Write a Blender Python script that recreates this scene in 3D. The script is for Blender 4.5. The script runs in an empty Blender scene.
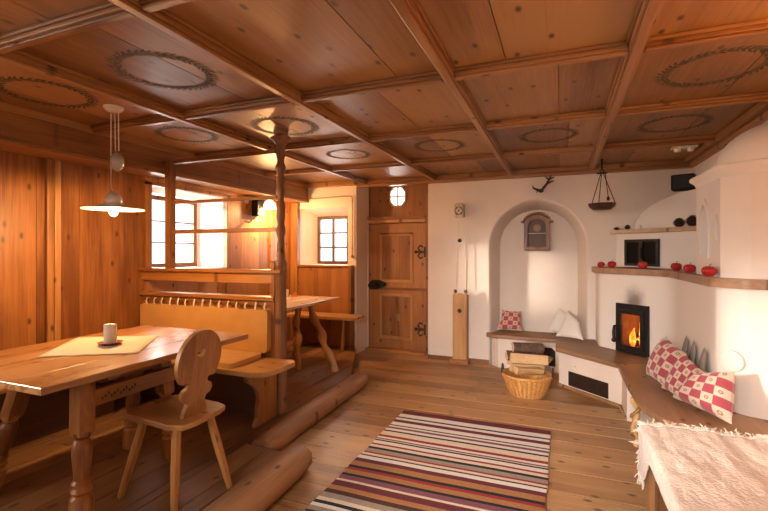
import bpy, math, random
from mathutils import Vector, Matrix, noise
from mathutils.geometry import tessellate_polygon
random.seed(7)
SC = bpy.context.scene
COL = SC.collection
V = Vector

# ------------------------------------------------------------------ materials
def new_mat(name):
    m = bpy.data.materials.new(name); m.use_nodes = True
    nt = m.node_tree; nt.nodes.clear()
    out = nt.nodes.new('ShaderNodeOutputMaterial')
    b = nt.nodes.new('ShaderNodeBsdfPrincipled')
    nt.links.new(b.outputs[0], out.inputs[0])
    return m, nt, b, out

def N(nt, t, **kw):
    n = nt.nodes.new(t)
    for k, v in kw.items():
        if k.startswith('i_'):
            n.inputs[k[2:].replace('_', ' ')].default_value = v
        else:
            setattr(n, k, v)
    return n

def ramp(nt, stops, interp='LINEAR'):
    r = nt.nodes.new('ShaderNodeValToRGB')
    r.color_ramp.interpolation = interp
    e = r.color_ramp.elements
    while len(e) < len(stops): e.new(0.5)
    for el, (p, c) in zip(e, stops):
        el.position = p; el.color = (c[0], c[1], c[2], 1)
    return r

def math_n(nt, op, a, b=None, clamp=False):
    n = nt.nodes.new('ShaderNodeMath'); n.operation = op; n.use_clamp = clamp
    for i, x in enumerate((a, b)):
        if x is None: continue
        if isinstance(x, (int, float)): n.inputs[i].default_value = x
        else: nt.links.new(x, n.inputs[i])
    return n.outputs[0]

def mix_rgb(nt, fac, a, b, mode='MIX'):
    n = nt.nodes.new('ShaderNodeMix'); n.data_type = 'RGBA'; n.blend_type = mode
    for i, x in ((0, fac), (6, a), (7, b)):
        if isinstance(x, (int, float)): n.inputs[i].default_value = x
        elif isinstance(x, tuple): n.inputs[i].default_value = (*x, 1)
        else: nt.links.new(x, n.inputs[i])
    return n.outputs[2]

_wood = {}
def wood(axis='y', tone='pine', rough=0.42, rot=0.0, spec=0.5):
    """Knotty softwood, grain along the given axis; each board of a mesh gets its own figure."""
    key = (axis, tone, rough, rot, spec)
    if key in _wood: return _wood[key]
    tones = {
        'pine':    ((.18, .060, .014), (.36, .145, .038), (.51, .245, .078)),
        'ceil':    ((.16, .066, .018), (.31, .140, .043), (.43, .225, .080)),
        'wall':    ((.17, .056, .013), (.36, .140, .036), (.52, .23, .070)),
        'beam':    ((.14, .052, .013), (.28, .118, .034), (.40, .195, .066)),
        'table':   ((.20, .078, .022), (.39, .178, .056), (.54, .29, .115)),
        'floor':   ((.19, .085, .033), (.385, .205, .090), (.52, .32, .160)),
        'platform': ((.10, .042, .015), (.22, .105, .042), (.32, .17, .075)),
        'seat':    ((.15, .072, .034), (.30, .160, .082), (.42, .25, .140)),
        'door':    ((.13, .042, .010), (.28, .105, .028), (.40, .17, .054)),
        'pale':    ((.42, .26, .130), (.62, .43, .250), (.72, .54, .340)),
        'dark':    ((.035, .014, .007), (.085, .034, .015), (.14, .06, .028)),
        'log':     ((.10, .042, .016), (.24, .105, .042), (.38, .19, .085)),
        'gold':    ((.28, .13, .040), (.50, .270, .090), (.62, .38, .160)),
        'fire':    ((.30, .15, .060), (.55, .330, .150), (.72, .50, .270)),
    }[tone]
    m, nt, b, out = new_mat('wood_%s_%s' % (tone, axis))
    L = nt.links.new
    tc = N(nt, 'ShaderNodeTexCoord'); geo = N(nt, 'ShaderNodeNewGeometry')
    mp = N(nt, 'ShaderNodeMapping'); L(tc.outputs['Object'], mp.inputs[0])
    mp.inputs['Rotation'].default_value = (0, 0, rot)
    rnd = geo.outputs['Random Per Island']
    off = N(nt, 'ShaderNodeCombineXYZ')
    L(math_n(nt, 'MULTIPLY', rnd, 37.0), off.inputs[0]); L(math_n(nt, 'MULTIPLY', rnd, 91.0), off.inputs[1]); L(math_n(nt, 'MULTIPLY', rnd, 53.0), off.inputs[2])
    add = N(nt, 'ShaderNodeVectorMath', operation='ADD'); L(mp.outputs[0], add.inputs[0]); L(off.outputs[0], add.inputs[1])
    def stretched(a, c):
        s = {'x': (a, c, c), 'y': (c, a, c), 'z': (c, c, a)}[axis]
        k = N(nt, 'ShaderNodeVectorMath', operation='MULTIPLY'); L(add.outputs[0], k.inputs[0]); k.inputs[1].default_value = s
        return k.outputs[0]
    n1 = N(nt, 'ShaderNodeTexNoise', i_Scale=1.0, i_Detail=5.0, i_Roughness=.6, i_Distortion=.5); L(stretched(.9, 9), n1.inputs[0])
    n2 = N(nt, 'ShaderNodeTexNoise', i_Scale=1.0, i_Detail=3.0, i_Roughness=.7, i_Distortion=.3); L(stretched(2.5, 70), n2.inputs[0])
    n3 = N(nt, 'ShaderNodeTexNoise', i_Scale=1.0, i_Detail=2.0); L(stretched(1.2, 1.8), n3.inputs[0])
    f = math_n(nt, 'ADD', math_n(nt, 'MULTIPLY', n1.outputs[0], .46), math_n(nt, 'MULTIPLY', n2.outputs[0], .30))
    f = math_n(nt, 'ADD', f, math_n(nt, 'MULTIPLY', math_n(nt, 'SUBTRACT', n3.outputs[0], .5), .35))
    f = math_n(nt, 'ADD', f, math_n(nt, 'MULTIPLY', math_n(nt, 'SUBTRACT', rnd, .5), .26))
    r = ramp(nt, [(.20, tones[0]), (.38, tones[1]), (.56, tones[2])]); L(f, r.inputs[0])
    sp_ = N(nt, 'ShaderNodeSeparateXYZ'); L(stretched(3.4, 6.4), sp_.inputs[0]); flat = N(nt, 'ShaderNodeCombineXYZ')
    pick = {'x': (0, 1), 'y': (0, 1), 'z': (0, 2) if tone == 'door' else (1, 2)}[axis]
    L(sp_.outputs[pick[0]], flat.inputs[0]); L(sp_.outputs[pick[1]], flat.inputs[1])
    vo = N(nt, 'ShaderNodeTexVoronoi', i_Scale=1.0, i_Randomness=1.0, voronoi_dimensions='2D'); L(flat.outputs[0], vo.inputs[0])
    kn = N(nt, 'ShaderNodeMapRange', interpolation_type='SMOOTHSTEP'); L(vo.outputs['Distance'], kn.inputs[0])
    kn.inputs[1].default_value = .03; kn.inputs[2].default_value = .125; kn.inputs[3].default_value = 1; kn.inputs[4].default_value = 0
    gate = math_n(nt, 'GREATER_THAN', N_sep(nt, vo.outputs['Color']), .45)
    kf = math_n(nt, 'MULTIPLY', math_n(nt, 'MULTIPLY', kn.outputs[0], gate), .9)
    dk = tuple(c * .45 for c in tones[0])
    L(mix_rgb(nt, kf, r.outputs[0], dk), b.inputs['Base Color'])
    rr = N(nt, 'ShaderNodeMapRange'); L(n1.outputs[0], rr.inputs[0]); rr.inputs[3].default_value = rough - .1; rr.inputs[4].default_value = rough + .14
    L(rr.outputs[0], b.inputs['Roughness'])
    b.inputs['Specular IOR Level'].default_value = spec
    bp = N(nt, 'ShaderNodeBump', i_Strength=.22, i_Distance=.004); L(f, bp.inputs['Height']); L(bp.outputs[0], b.inputs['Normal'])
    _wood[key] = m
    return m

def N_sep(nt, sock):
    s = nt.nodes.new('ShaderNodeSeparateColor'); nt.links.new(sock, s.inputs[0]); return s.outputs[0]

def plain(name, col, rough=.6, metal=0.0, var=.12, scale=8.0, bump=0.0, bscale=60.0, spec=.5, sheen=0.0):
    m, nt, b, out = new_mat(name); L = nt.links.new
    tc = N(nt, 'ShaderNodeTexCoord')
    n = N(nt, 'ShaderNodeTexNoise', i_Scale=scale, i_Detail=4.0); L(tc.outputs['Object'], n.inputs[0])
    r = ramp(nt, [(.3, tuple(c * (1 - var) for c in col)), (.7, tuple(min(1, c * (1 + var)) for c in col))]); L(n.outputs[0], r.inputs[0])
    L(r.outputs[0], b.inputs['Base Color'])
    b.inputs['Roughness'].default_value = rough; b.inputs['Metallic'].default_value = metal
    b.inputs['Specular IOR Level'].default_value = spec
    if sheen: b.inputs['Sheen Weight'].default_value = sheen
    if bump:
        n2 = N(nt, 'ShaderNodeTexNoise', i_Scale=bscale, i_Detail=5.0); L(tc.outputs['Object'], n2.inputs[0])
        bp = N(nt, 'ShaderNodeBump', i_Strength=bump, i_Distance=.01); L(n2.outputs[0], bp.inputs['Height']); L(bp.outputs[0], b.inputs['Normal'])
    return m

def emit(name, col, s):
    m, nt, b, out = new_mat(name); nt.nodes.remove(b)
    e = N(nt, 'ShaderNodeEmission', i_Strength=s); e.inputs[0].default_value = (*col, 1)
    nt.links.new(e.outputs[0], out.inputs[0]); return m

def glass(name, tint=(1, 1, 1), gl=.06):
    m, nt, b, out = new_mat(name); nt.nodes.remove(b)
    t = N(nt, 'ShaderNodeBsdfTransparent'); t.inputs[0].default_value = (*tint, 1)
    g = N(nt, 'ShaderNodeBsdfGlossy', i_Roughness=.03)
    mx = N(nt, 'ShaderNodeMixShader'); mx.inputs[0].default_value = gl
    nt.links.new(t.outputs[0], mx.inputs[1]); nt.links.new(g.outputs[0], mx.inputs[2]); nt.links.new(mx.outputs[0], out.inputs[0]); return m

PLASTER = plain('lamp_tinted_plaster', (.74, .63, .545), .85, var=.04, scale=2.5, bump=.25, bscale=14, spec=.2)  # peach tint puts the warm lamp bounce into the wall colour
STOVE_W = plain('stove_plaster', (.78, .72, .67), .8, var=.03, scale=3, bump=.15, bscale=18, spec=.25)
IRON = plain('black_iron', (.018, .015, .014), .45, .6, .3, 20, .2, 80)
DARK_MATTE = plain('dark_matte_brown', (.06, .035, .022), .9)  # dark matte: candle wick, log opening, shade painted inside the clock case
BLACKP = plain('black_plastic', (.008, .007, .007), .6, spec=.2)
BRASS = plain('brass', (.45, .28, .10), .35, 1.0)
PORC = plain('porcelain', (.80, .74, .66), .25)
OPAL = plain('opal_enamel', (.85, .80, .72), .3)
CREAM = plain('cream_linen', (.74, .62, .44), .9, var=.06, bump=.3, bscale=220, sheen=.3)
ORANGE = plain('ochre_upholstery', (.56, .30, .085), .9, var=.06, bump=.25, bscale=160, sheen=.2)
LINEN = plain('white_linen', (.74, .68, .62), .9, var=.04, bump=.3, bscale=120, sheen=.3)
WOOL = plain('pale_wool', (.72, .60, .52), .95, var=.14, scale=16, bump=.8, bscale=70, sheen=.4)
WAX = plain('white_wax', (.82, .76, .66), .4)
REDC = plain('red_ceramic', (.22, .03, .02), .35)
CORD = plain('white_cord', (.75, .66, .55), .6)
GREYP = plain('painted_grey_leaf', (.115, .09, .055), .7, var=.4, scale=30, spec=.2)
CONE = plain('pine_cone_scale', (.045, .022, .012), .8, var=.4, scale=40)
WICK = plain('wicker', (.56, .27, .075), .6, var=.25, scale=50, bump=.4, bscale=90)
BARK = plain('bark', (.10, .06, .04), .9, var=.4, scale=30, bump=.8, bscale=60)
GLASS = glass('window_glass')
FIREGLASS = glass('stove_glass', (.95, .9, .85), .04)
CLEARG = glass('lamp_glass', (.85, .82, .78), .22)
BULB = emit('lit_bulb', (1, .62, .24), 26)
OPALLIT = emit('lit_opal_glass', (1, .66, .28), 7)

def stove_body_mat():
    m, nt, b, out = new_mat('smoked_stove_plaster'); L = nt.links.new
    tc = N(nt, 'ShaderNodeTexCoord')
    n = N(nt, 'ShaderNodeTexNoise', i_Scale=9.0, i_Detail=4.0); L(tc.outputs['Object'], n.inputs[0])
    sb = N(nt, 'ShaderNodeVectorMath', operation='SUBTRACT'); L(tc.outputs['Object'], sb.inputs[0]); sb.inputs[1].default_value = (-.265, .295, .50)
    sc_ = N(nt, 'ShaderNodeVectorMath', operation='MULTIPLY'); L(sb.outputs[0], sc_.inputs[0]); sc_.inputs[1].default_value = (7.0, 7.0, 5.2)
    ln = N(nt, 'ShaderNodeVectorMath', operation='LENGTH'); L(sc_.outputs[0], ln.inputs[0])
    d = math_n(nt, 'ADD', ln.outputs['Value'], math_n(nt, 'MULTIPLY', math_n(nt, 'SUBTRACT', n.outputs[0], .5), .7))
    mr = N(nt, 'ShaderNodeMapRange', interpolation_type='SMOOTHSTEP'); L(d, mr.inputs[0]); mr.inputs[1].default_value = .1; mr.inputs[2].default_value = 1.15; mr.inputs[3].default_value = .8; mr.inputs[4].default_value = 0
    L(mix_rgb(nt, mr.outputs[0], (.78, .72, .67), (.12, .08, .06)), b.inputs['Base Color'])
    b.inputs['Roughness'].default_value = .8; b.inputs['Specular IOR Level'].default_value = .25
    bp = N(nt, 'ShaderNodeBump', i_Strength=.15, i_Distance=.01); L(n.outputs[0], bp.inputs['Height']); L(bp.outputs[0], b.inputs['Normal'])
    return m
STOVE_B = stove_body_mat()
def apple_mat():
    m, nt, b, out = new_mat('apple_skin'); L = nt.links.new
    tc = N(nt, 'ShaderNodeTexCoord')
    n = N(nt, 'ShaderNodeTexNoise', i_Scale=14.0, i_Detail=3.0); L(tc.outputs['Object'], n.inputs[0])
    r = ramp(nt, [(.3, (.30, .008, .012)), (.62, (.48, .022, .02)), (.8, (.55, .20, .05))]); L(n.outputs[0], r.inputs[0])
    L(r.outputs[0], b.inputs['Base Color']); b.inputs['Roughness'].default_value = .25
    return m
APPLE = apple_mat()

def check_mat(name, red, pale, nx=4, ny=4, motif=True):
    m, nt, b, out = new_mat(name); L = nt.links.new
    uv = N(nt, 'ShaderNodeTexCoord')
    mul = N(nt, 'ShaderNodeVectorMath', operation='MULTIPLY'); L(uv.outputs['UV'], mul.inputs[0]); mul.inputs[1].default_value = (nx, ny, 1)
    ck = N(nt, 'ShaderNodeTexChecker', i_Scale=1.0); L(mul.outputs[0], ck.inputs[0])
    fr = N(nt, 'ShaderNodeVectorMath', operation='FRACTION'); L(mul.outputs[0], fr.inputs[0])
    sb = N(nt, 'ShaderNodeVectorMath', operation='SUBTRACT'); L(fr.outputs[0], sb.inputs[0]); sb.inputs[1].default_value = (.5, .5, 0)
    ln = N(nt, 'ShaderNodeVectorMath', operation='LENGTH'); L(sb.outputs[0], ln.inputs[0])
    hatch = N(nt, 'ShaderNodeTexChecker', i_Scale=9.0); L(mul.outputs[0], hatch.inputs[0])
    rr = mix_rgb(nt, hatch.outputs['Fac'], red, tuple(c * 1.5 + .03 for c in red))
    ring = math_n(nt, 'MULTIPLY', math_n(nt, 'LESS_THAN', ln.outputs['Value'], .20), math_n(nt, 'GREATER_THAN', ln.outputs['Value'], .07))
    pp = mix_rgb(nt, math_n(nt, 'MULTIPLY', ring, .75 if motif else 0.0), pale, (.20, .09, .05))
    L(mix_rgb(nt, ck.outputs['Fac'], pp, rr), b.inputs['Base Color'])
    b.inputs['Roughness'].default_value = .9; b.inputs['Sheen Weight'].default_value = .3
    return m
CHECK = check_mat('red_check_cotton', (.26, .030, .048), (.58, .46, .37), 5, 5)
FLORAL = check_mat('red_medallion_cotton', (.30, .04, .045), (.60, .40, .31), 5, 5)

def vcol_mat(name):
    m, nt, b, out = new_mat(name); L = nt.links.new
    a = N(nt, 'ShaderNodeAttribute', attribute_name='stripe'); tc = N(nt, 'ShaderNodeTexCoord')
    n = N(nt, 'ShaderNodeTexNoise', i_Scale=90.0, i_Detail=3.0); L(tc.outputs['Object'], n.inputs[0])
    L(mix_rgb(nt, .35, a.outputs['Color'], n.outputs[0], 'OVERLAY'), b.inputs['Base Color'])
    w = N(nt, 'ShaderNodeTexWave', i_Scale=40.0); L(tc.outputs['Object'], w.inputs[0])
    bp = N(nt, 'ShaderNodeBump', i_Strength=.5, i_Distance=.004); L(w.outputs[1], bp.inputs['Height']); L(bp.outputs[0], b.inputs['Normal'])
    b.inputs['Roughness'].default_value = .95
    return m
RUGM = vcol_mat('woven_rag_rug')

def flame_mat():
    m, nt, b, out = new_mat('flame'); nt.nodes.remove(b); L = nt.links.new
    tc = N(nt, 'ShaderNodeTexCoord')
    n = N(nt, 'ShaderNodeTexNoise', i_Scale=14.0, i_Detail=3.0); L(tc.outputs['Object'], n.inputs[0])
    r = ramp(nt, [(.35, (1, .10, .01)), (.52, (1, .30, .03)), (.66, (1, .72, .22))]); L(n.outputs[0], r.inputs[0])
    e = N(nt, 'ShaderNodeEmission', i_Strength=2.6); L(r.outputs[0], e.inputs[0]); L(e.outputs[0], out.inputs[0])
    return m
FLAME = flame_mat()
EMBER = emit('glowing_ember', (1, .18, .02), 1.6)

# ------------------------------------------------------------------ mesh builder
def fillet(pts, rads, n=6, closed=False):
    out = []; k = len(pts)
    for i, p in enumerate(pts):
        r = rads[i] if isinstance(rads, (list, tuple)) else rads
        if r <= 0 or (not closed and i in (0, k - 1)):
            out.append(tuple(p)); continue
        p = V(p).to_2d(); a = V(pts[i - 1]).to_2d(); c = V(pts[(i + 1) % k]).to_2d()
        u = (a - p); w = (c - p); lu, lw = u.length, w.length
        t = min(r, lu * .48, lw * .48)
        A = p + u / lu * t; B = p + w / lw * t
        for j in range(n + 1):
            s = j / n
            q = A * (1 - s) ** 2 + p * 2 * s * (1 - s) + B * s * s
            out.append((q.x, q.y))
    return out

def offset_chain(pts, d):
    """open chain moved d to its right-hand side, with mitred corners"""
    P = [V(p) for p in pts]; nr = []
    for a, b in zip(P, P[1:]):
        t = (b - a).normalized(); nr.append(V((t.y, -t.x)))
    out = []
    for i, p in enumerate(P):
        if i == 0: q = p + nr[0] * d
        elif i == len(P) - 1: q = p + nr[-1] * d
        else:
            m = (nr[i - 1] + nr[i]); m.normalize()
            q = p + m * d / max(.4, m.dot(nr[i]))
        out.append((q.x, q.y))
    return out

def axes(o, x, y):
    x = V(x).normalized(); y = V(y); y = (y - x * y.dot(x)).normalized(); z = x.cross(y)
    M = Matrix(((x.x, y.x, z.x, o[0]), (x.y, y.y, z.y, o[1]), (x.z, y.z, z.z, o[2]), (0, 0, 0, 1)))
    return M

WORLD = {}      # world offset of every built object with children
class MB:
    def __init__(s): s.v = []; s.f = []; s.mi = []; s.uv = None; s.m = 0
    def add(s, vs, fs, M=None):
        b = len(s.v)
        s.v += [(M @ V(p)) if M else V(p) for p in vs]
        s.f += [tuple(i + b for i in f) for f in fs]; s.mi += [s.m] * len(fs)
        return s
    def box(s, x0, x1, y0, y1, z0, z1, M=None):
        vs = [(x, y, z) for z in (z0, z1) for y in (y0, y1) for x in (x0, x1)]
        fs = [(0, 2, 3, 1), (4, 5, 7, 6), (0, 1, 5, 4), (2, 6, 7, 3), (0, 4, 6, 2), (1, 3, 7, 5)]
        return s.add(vs, fs, M)
    def ext(s, outs, z0, z1, M=None):
        """polygon (first outline) with holes (the others), from z0 to z1 along the local z"""
        flat = [p for o in outs for p in o]; n = len(flat)
        tris = tessellate_polygon([[V((p[0], p[1], 0)) for p in o] for o in outs])
        vs = [(p[0], p[1], z0) for p in flat] + [(p[0], p[1], z1) for p in flat]; fs = []
        for a, b, c in tris:
            A, B, C = (V(flat[i]) for i in (a, b, c))
            if (B - A).cross(C - A) < 0: b, c = c, b
            fs.append((c, b, a)); fs.append((a + n, b + n, c + n))
        st = 0
        for k, o in enumerate(outs):
            area = sum(o[i][0] * o[(i + 1) % len(o)][1] - o[(i + 1) % len(o)][0] * o[i][1] for i in range(len(o)))
            fwd = (area > 0) == (k == 0)
            for i in range(len(o)):
                a = st + i; b = st + (i + 1) % len(o)
                fs.append((a, b, b + n, a + n) if fwd else (b, a, a + n, b + n))
            st += len(o)
        return s.add(vs, fs, M)
    def tube(s, path, r, n=10, caps=True, flat=1.0, twist=0.0):
        P = [V(p) for p in path]; k = len(P)
        R = r if isinstance(r, (list, tuple)) else [r] * k
        up = None; vs = []; fs = []
        for i in range(k):
            t = (P[min(i + 1, k - 1)] - P[max(i - 1, 0)]).normalized()
            if up is None:
                up = V((0, 0, 1)) if abs(t.z) < .9 else V((1, 0, 0))
            x = up - t * up.dot(t)
            if x.length < 1e-6: x = t.orthogonal()
            x.normalize(); up = x; y = t.cross(x)
            for j in range(n):
                a = 2 * math.pi * j / n + twist * i
                vs.append(P[i] + x * math.cos(a) * R[i] + y * math.sin(a) * R[i] * flat)
        for i in range(k - 1):
            for j in range(n):
                a = i * n + j; b = i * n + (j + 1) % n
                fs.append((a, b, b + n, a + n))
        if caps:
            fs.append(tuple(range(n - 1, -1, -1))); fs.append(tuple((k - 1) * n + j for j in range(n)))
        return s.add(vs, fs)
    def ring(s, c, rad, r, ax=(0, 0, 1), n=24, m=8, sx=1.0, sy=1.0):
        z = V(ax).normalized(); x = z.orthogonal().normalized(); y = z.cross(x); vs = []; fs = []
        if abs(z.z) < .5: x = V((0, 0, 1)); y = z.cross(x)
        for i in range(n):
            a = 2 * math.pi * i / n; d = x * math.cos(a) * sx + y * math.sin(a) * sy
            for j in range(m):
                b = 2 * math.pi * j / m
                vs.append(V(c) + d * (rad + r * math.cos(b)) + z * r * math.sin(b))
        for i in range(n):
            for j in range(m):
                fs.append((i * m + j, ((i + 1) % n) * m + j, ((i + 1) % n) * m + (j + 1) % m, i * m + (j + 1) % m))
        return s.add(vs, fs)
    def lathe(s, prof, c=(0, 0, 0), n=20, M=None, phase=0.0, wob=None):
        vs = []; fs = []; k = len(prof)
        for i, (r, z) in enumerate(prof):
            for j in range(n):
                a = 2 * math.pi * j / n + phase
                q = r * (wob(a, z) if wob else 1)
                vs.append((c[0] + q * math.cos(a), c[1] + q * math.sin(a), c[2] + z))
        for i in range(k - 1):
            for j in range(n):
                a = i * n + j; b = i * n + (j + 1) % n
                fs.append((a, b, b + n, a + n))
        if prof[0][0] > 1e-5: fs.append(tuple(range(n - 1, -1, -1)))
        if prof[-1][0] > 1e-5: fs.append(tuple((k - 1) * n + j for j in range(n)))
        return s.add(vs, fs, M)
    def ball(s, c, r, n=14, sc=(1, 1, 1)):
        pr = [(math.sin(math.pi * i / n) * r, -math.cos(math.pi * i / n) * r) for i in range(n + 1)]
        M = Matrix.Translation(c) @ Matrix.Diagonal((*sc, 1))
        return s.lathe(pr, (0, 0, 0), n + 4, M)
    def grid(s, fn, nu, nv):
        vs = [fn(i / nu, j / nv) for j in range(nv + 1) for i in range(nu + 1)]
        fs = [(j * (nu + 1) + i, j * (nu + 1) + i + 1, (j + 1) * (nu + 1) + i + 1, (j + 1) * (nu + 1) + i) for j in range(nv) for i in range(nu)]
        return s.add(vs, fs)
    def build(s, name, mats, parent=None, smooth=0, bevel=0, solid=0, sub=0, at=None, bang=35):
        me = bpy.data.meshes.new(name)
        xs = [p.x for p in s.v]; ys = [p.y for p in s.v]; zs = [p.z for p in s.v]
        if parent is not None: off = WORLD[parent]
        elif at is not None: off = V(at)
        else: off = V(((min(xs) + max(xs)) / 2, (min(ys) + max(ys)) / 2, min(zs)))
        me.from_pydata([p - off for p in s.v], [], s.f)
        if not isinstance(mats, (list, tuple)): mats = [mats]
        for m in mats: me.materials.append(m)
        if len(mats) > 1: me.polygons.foreach_set('material_index', s.mi)
        if s.uv:
            ul = me.uv_layers.new(name='UVMap')
            for l in me.loops: ul.data[l.index].uv = s.uv[l.vertex_index]
        if smooth:
            me.polygons.foreach_set('use_smooth', [True] * len(me.polygons))
            me.set_sharp_from_angle(angle=math.radians(smooth))
        me.update()
        o = bpy.data.objects.new(name, me); COL.objects.link(o)
        if parent is not None: o.parent = parent; WORLD[o] = off
        else: o.location = off; WORLD[o] = off
        if bevel:
            b = o.modifiers.new('b', 'BEVEL'); b.width = bevel; b.segments = 2; b.limit_method = 'ANGLE'; b.angle_limit = math.radians(bang)
        if solid:
            b = o.modifiers.new('s', 'SOLIDIFY'); b.thickness = solid; b.offset = 0
        if sub:
            b = o.modifiers.new('u', 'SUBSURF'); b.levels = sub; b.render_levels = sub
        return o

def tag(o, label, cat, group=None, kind=None):
    o['label'] = label; o['category'] = cat
    if group: o['group'] = group
    if kind: o['kind'] = kind
    return o
def thing(name, loc, label, cat, group=None):
    o = bpy.data.objects.new(name, None); COL.objects.link(o); o.empty_display_size = .1
    o.location = loc; WORLD[o] = V(loc); return tag(o, label, cat, group)
def struct(o, label=None, cat=None):
    o['kind'] = 'structure'
    if label: o['label'] = label; o['category'] = cat
    return o
def dup(src, loc, label, group=None, rotz=None):
    c = src.copy(); COL.objects.link(c); c.location = loc
    if rotz is not None: c.rotation_euler = (0, 0, rotz)
    c['label'] = label
    if group: c['group'] = group
    for ch in list(src.children):
        k = ch.copy(); COL.objects.link(k); k.parent = c
        for g in list(ch.children):
            q = g.copy(); COL.objects.link(q); q.parent = k
    return c

# ================================================================== THE ROOM
ZC = 2.38; XL, XR, YF = -3.66, 1.30, -1.0
# floor boards run across the room
b = MB(); y = YF
while y < 5.95:
    w = random.uniform(.17, .27); y1 = min(y + w, 5.97)
    cut = random.choice([None, random.uniform(-1.2, .4)])
    for x0, x1 in ([(XL, XR)] if cut is None else [(XL, cut), (cut + .003, XR)]):
        b.box(x0, x1, y + .008, y1, -.0038, -random.uniform(0, .001))
    y += w
struct(b.build('floor', wood('x', 'floor', .38), at=(0, 0, 0)), 'worn knotty wooden floorboards running across the room', 'floor')
b = MB(); b.box(XL - .6, XR + .4, YF - .4, 6.1, -.12, -.004)
struct(b.build('floor_base', wood('x', 'dark'), at=(0, 0, 0)), 'dark ground under the floorboards', 'floor')

# raised platform on the dining side, boards running into depth
b = MB()
def plat_end(x):      # far end of a board
    return 5.50 if x < -2.62 else 5.50 - (x + 2.62) / .57 * 1.33
x = XL
while x < -2.0:
    w = random.uniform(.16, .24); x1 = min(x + w, -1.985)
    ys = random.uniform(1.0, 3.0)
    for y0, y1, z in ((YF, ys, .1), (ys + .003, None, .0995)):
        ya, yb = (plat_end(x), plat_end(x1)) if y1 is None else (y1, y1)
        b.ext([[(x + .002, y0), (x1 - .002, y0), (x1 - .002, yb), (x + .002, ya)]], .0, z)
    x += w
b.ext([[(-1.98, YF), (-1.80, YF), (-1.80, 2.42), (-1.98, 2.42)]], 0, .1)
b.ext([[(-1.797, YF), (-1.66, YF), (-1.70, 2.42), (-1.797, 2.42)]], 0, .098)
struct(b.build('platform', wood('y', 'platform', .4), bevel=.003, at=(0, 0, 0)), 'low raised wooden platform carrying the dining corner', 'platform')

def rough_beam(path, w, h, seed, n=14):
    b = MB(); P = [V(p) for p in path]; vs = []; fs = []
    for i, p in enumerate(P):
        t = (P[min(i + 1, len(P) - 1)] - P[max(i - 1, 0)]).normalized(); sd = V((t.y, -t.x, 0))
        e = 1.0
        if i in (0, len(P) - 1): e = .82
        for j in range(n):
            a = 2 * math.pi * j / n
            ca, sa = math.cos(a), math.sin(a)
            q = (abs(ca) ** 3.2 + abs(sa) ** 3.2) ** (-1 / 3.2)
            k = 1 + .07 * noise.noise(V((i * .7 + seed, ca * 1.5, sa * 1.5)))
            vs.append(p + sd * ca * q * w / 2 * k * e + V((0, 0, h / 2 + sa * q * h / 2 * (k if sa > 0 else 1) * (e if sa > 0 else 1))))
    for i in range(len(P) - 1):
        for j in range(n):
            a = i * n + j; c = i * n + (j + 1) % n
            fs.append((a, c, c + n, a + n))
    fs.append(tuple(range(n))); fs.append(tuple((len(P) - 1) * n + j for j in range(n - 1, -1, -1)))
    b.add(vs, fs); return b
def line(a, c, n): return [V(a).lerp(V(c), i / n) for i in range(n + 1)]
o = rough_beam(line((-1.89, 2.46, 0), (-1.955, 4.22, 0), 14), .19, .135, 3).build('sill_beam', wood('y', 'log', .45), smooth=50)
tag(o, 'long rough-hewn wooden sill beam along the platform edge, running toward the door', 'beam')
o = rough_beam(line((-1.44, -.6, 0), (-1.575, 2.45, 0), 16), .22, .155, 9).build('step_log', wood('y', 'log', .45), smooth=50)
tag(o, 'thick rounded log step lying in front of the platform beside the striped rug', 'log')

# ceiling : coffers, two boards each, painted wreaths
BX = [-2.475, -1.52, -.563, .325]; BY = [.12, 1.23, 2.345, 3.39, 4.48]
ex = [-3.42] + BX + [XR]; ey = [YF] + BY + [5.9]
b = MB()
for i in range(len(ex) - 1):
    for j in range(len(ey) - 1):
        s = ex[i] + (ex[i + 1] - ex[i]) * random.choice([.34, .5, .62, .7])
        b.box(ex[i], s - .0025, ey[j], ey[j + 1], ZC, ZC + .02)
        b.box(s + .0025, ex[i + 1], ey[j], ey[j + 1], ZC, ZC + .02)
b.box(XL - .6, XR + .4, YF - .4, 6.2, ZC + .021, ZC + .2)
b.m = 1
def wreath(cx, cy, R, seed):
    rn = random.Random(seed); n = 46
    for k in range(n):
        a = 2 * math.pi * k / n; c = V((cx + R * math.cos(a), cy + R * math.sin(a), ZC - .0012))
        for sgn in (-1, 1):
            ang = a + math.pi / 2 + sgn * rn.uniform(.55, .85)
            d = V((math.cos(ang), math.sin(ang), 0)); s = V((-d.y, d.x, 0)); l = rn.uniform(.05, .07) * R / .24; w = .0105 * R / .24
            b.add([c, c + d * l * .45 + s * w, c + d * l, c + d * l * .45 - s * w], [(0, 3, 2, 1)])
    vs = []; fs = []
    for k in range(64):
        a = 2 * math.pi * k / 64
        for r in (R - .006, R + .006): vs.append((cx + r * math.cos(a), cy + r * math.sin(a), ZC - .001))
    for k in range(64): fs.append((2 * k, 2 * k + 1, (2 * k + 3) % 128, (2 * k + 2) % 128))
    b.add(vs, fs)
for cx, cy, R in ((-2.0, 1.78, .235), (-2.95, 1.75, .235), (-2.90, 2.80, .22), (-2.0, 2.90, .23), (.76, 2.84, .235), (-1.98, 3.96, .20), (-1.04, 3.95, .21), (-.10, 3.95, .21), (.80, 3.95, .22)):
    wreath(cx, cy, R, int(cx * 100 + cy * 7))
struct(b.build('ceiling', [wood('y', 'ceil', .44, spec=.45), GREYP], at=(0, 0, 0)), 'panelled wooden ceiling with painted leaf wreaths', 'ceiling')

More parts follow.
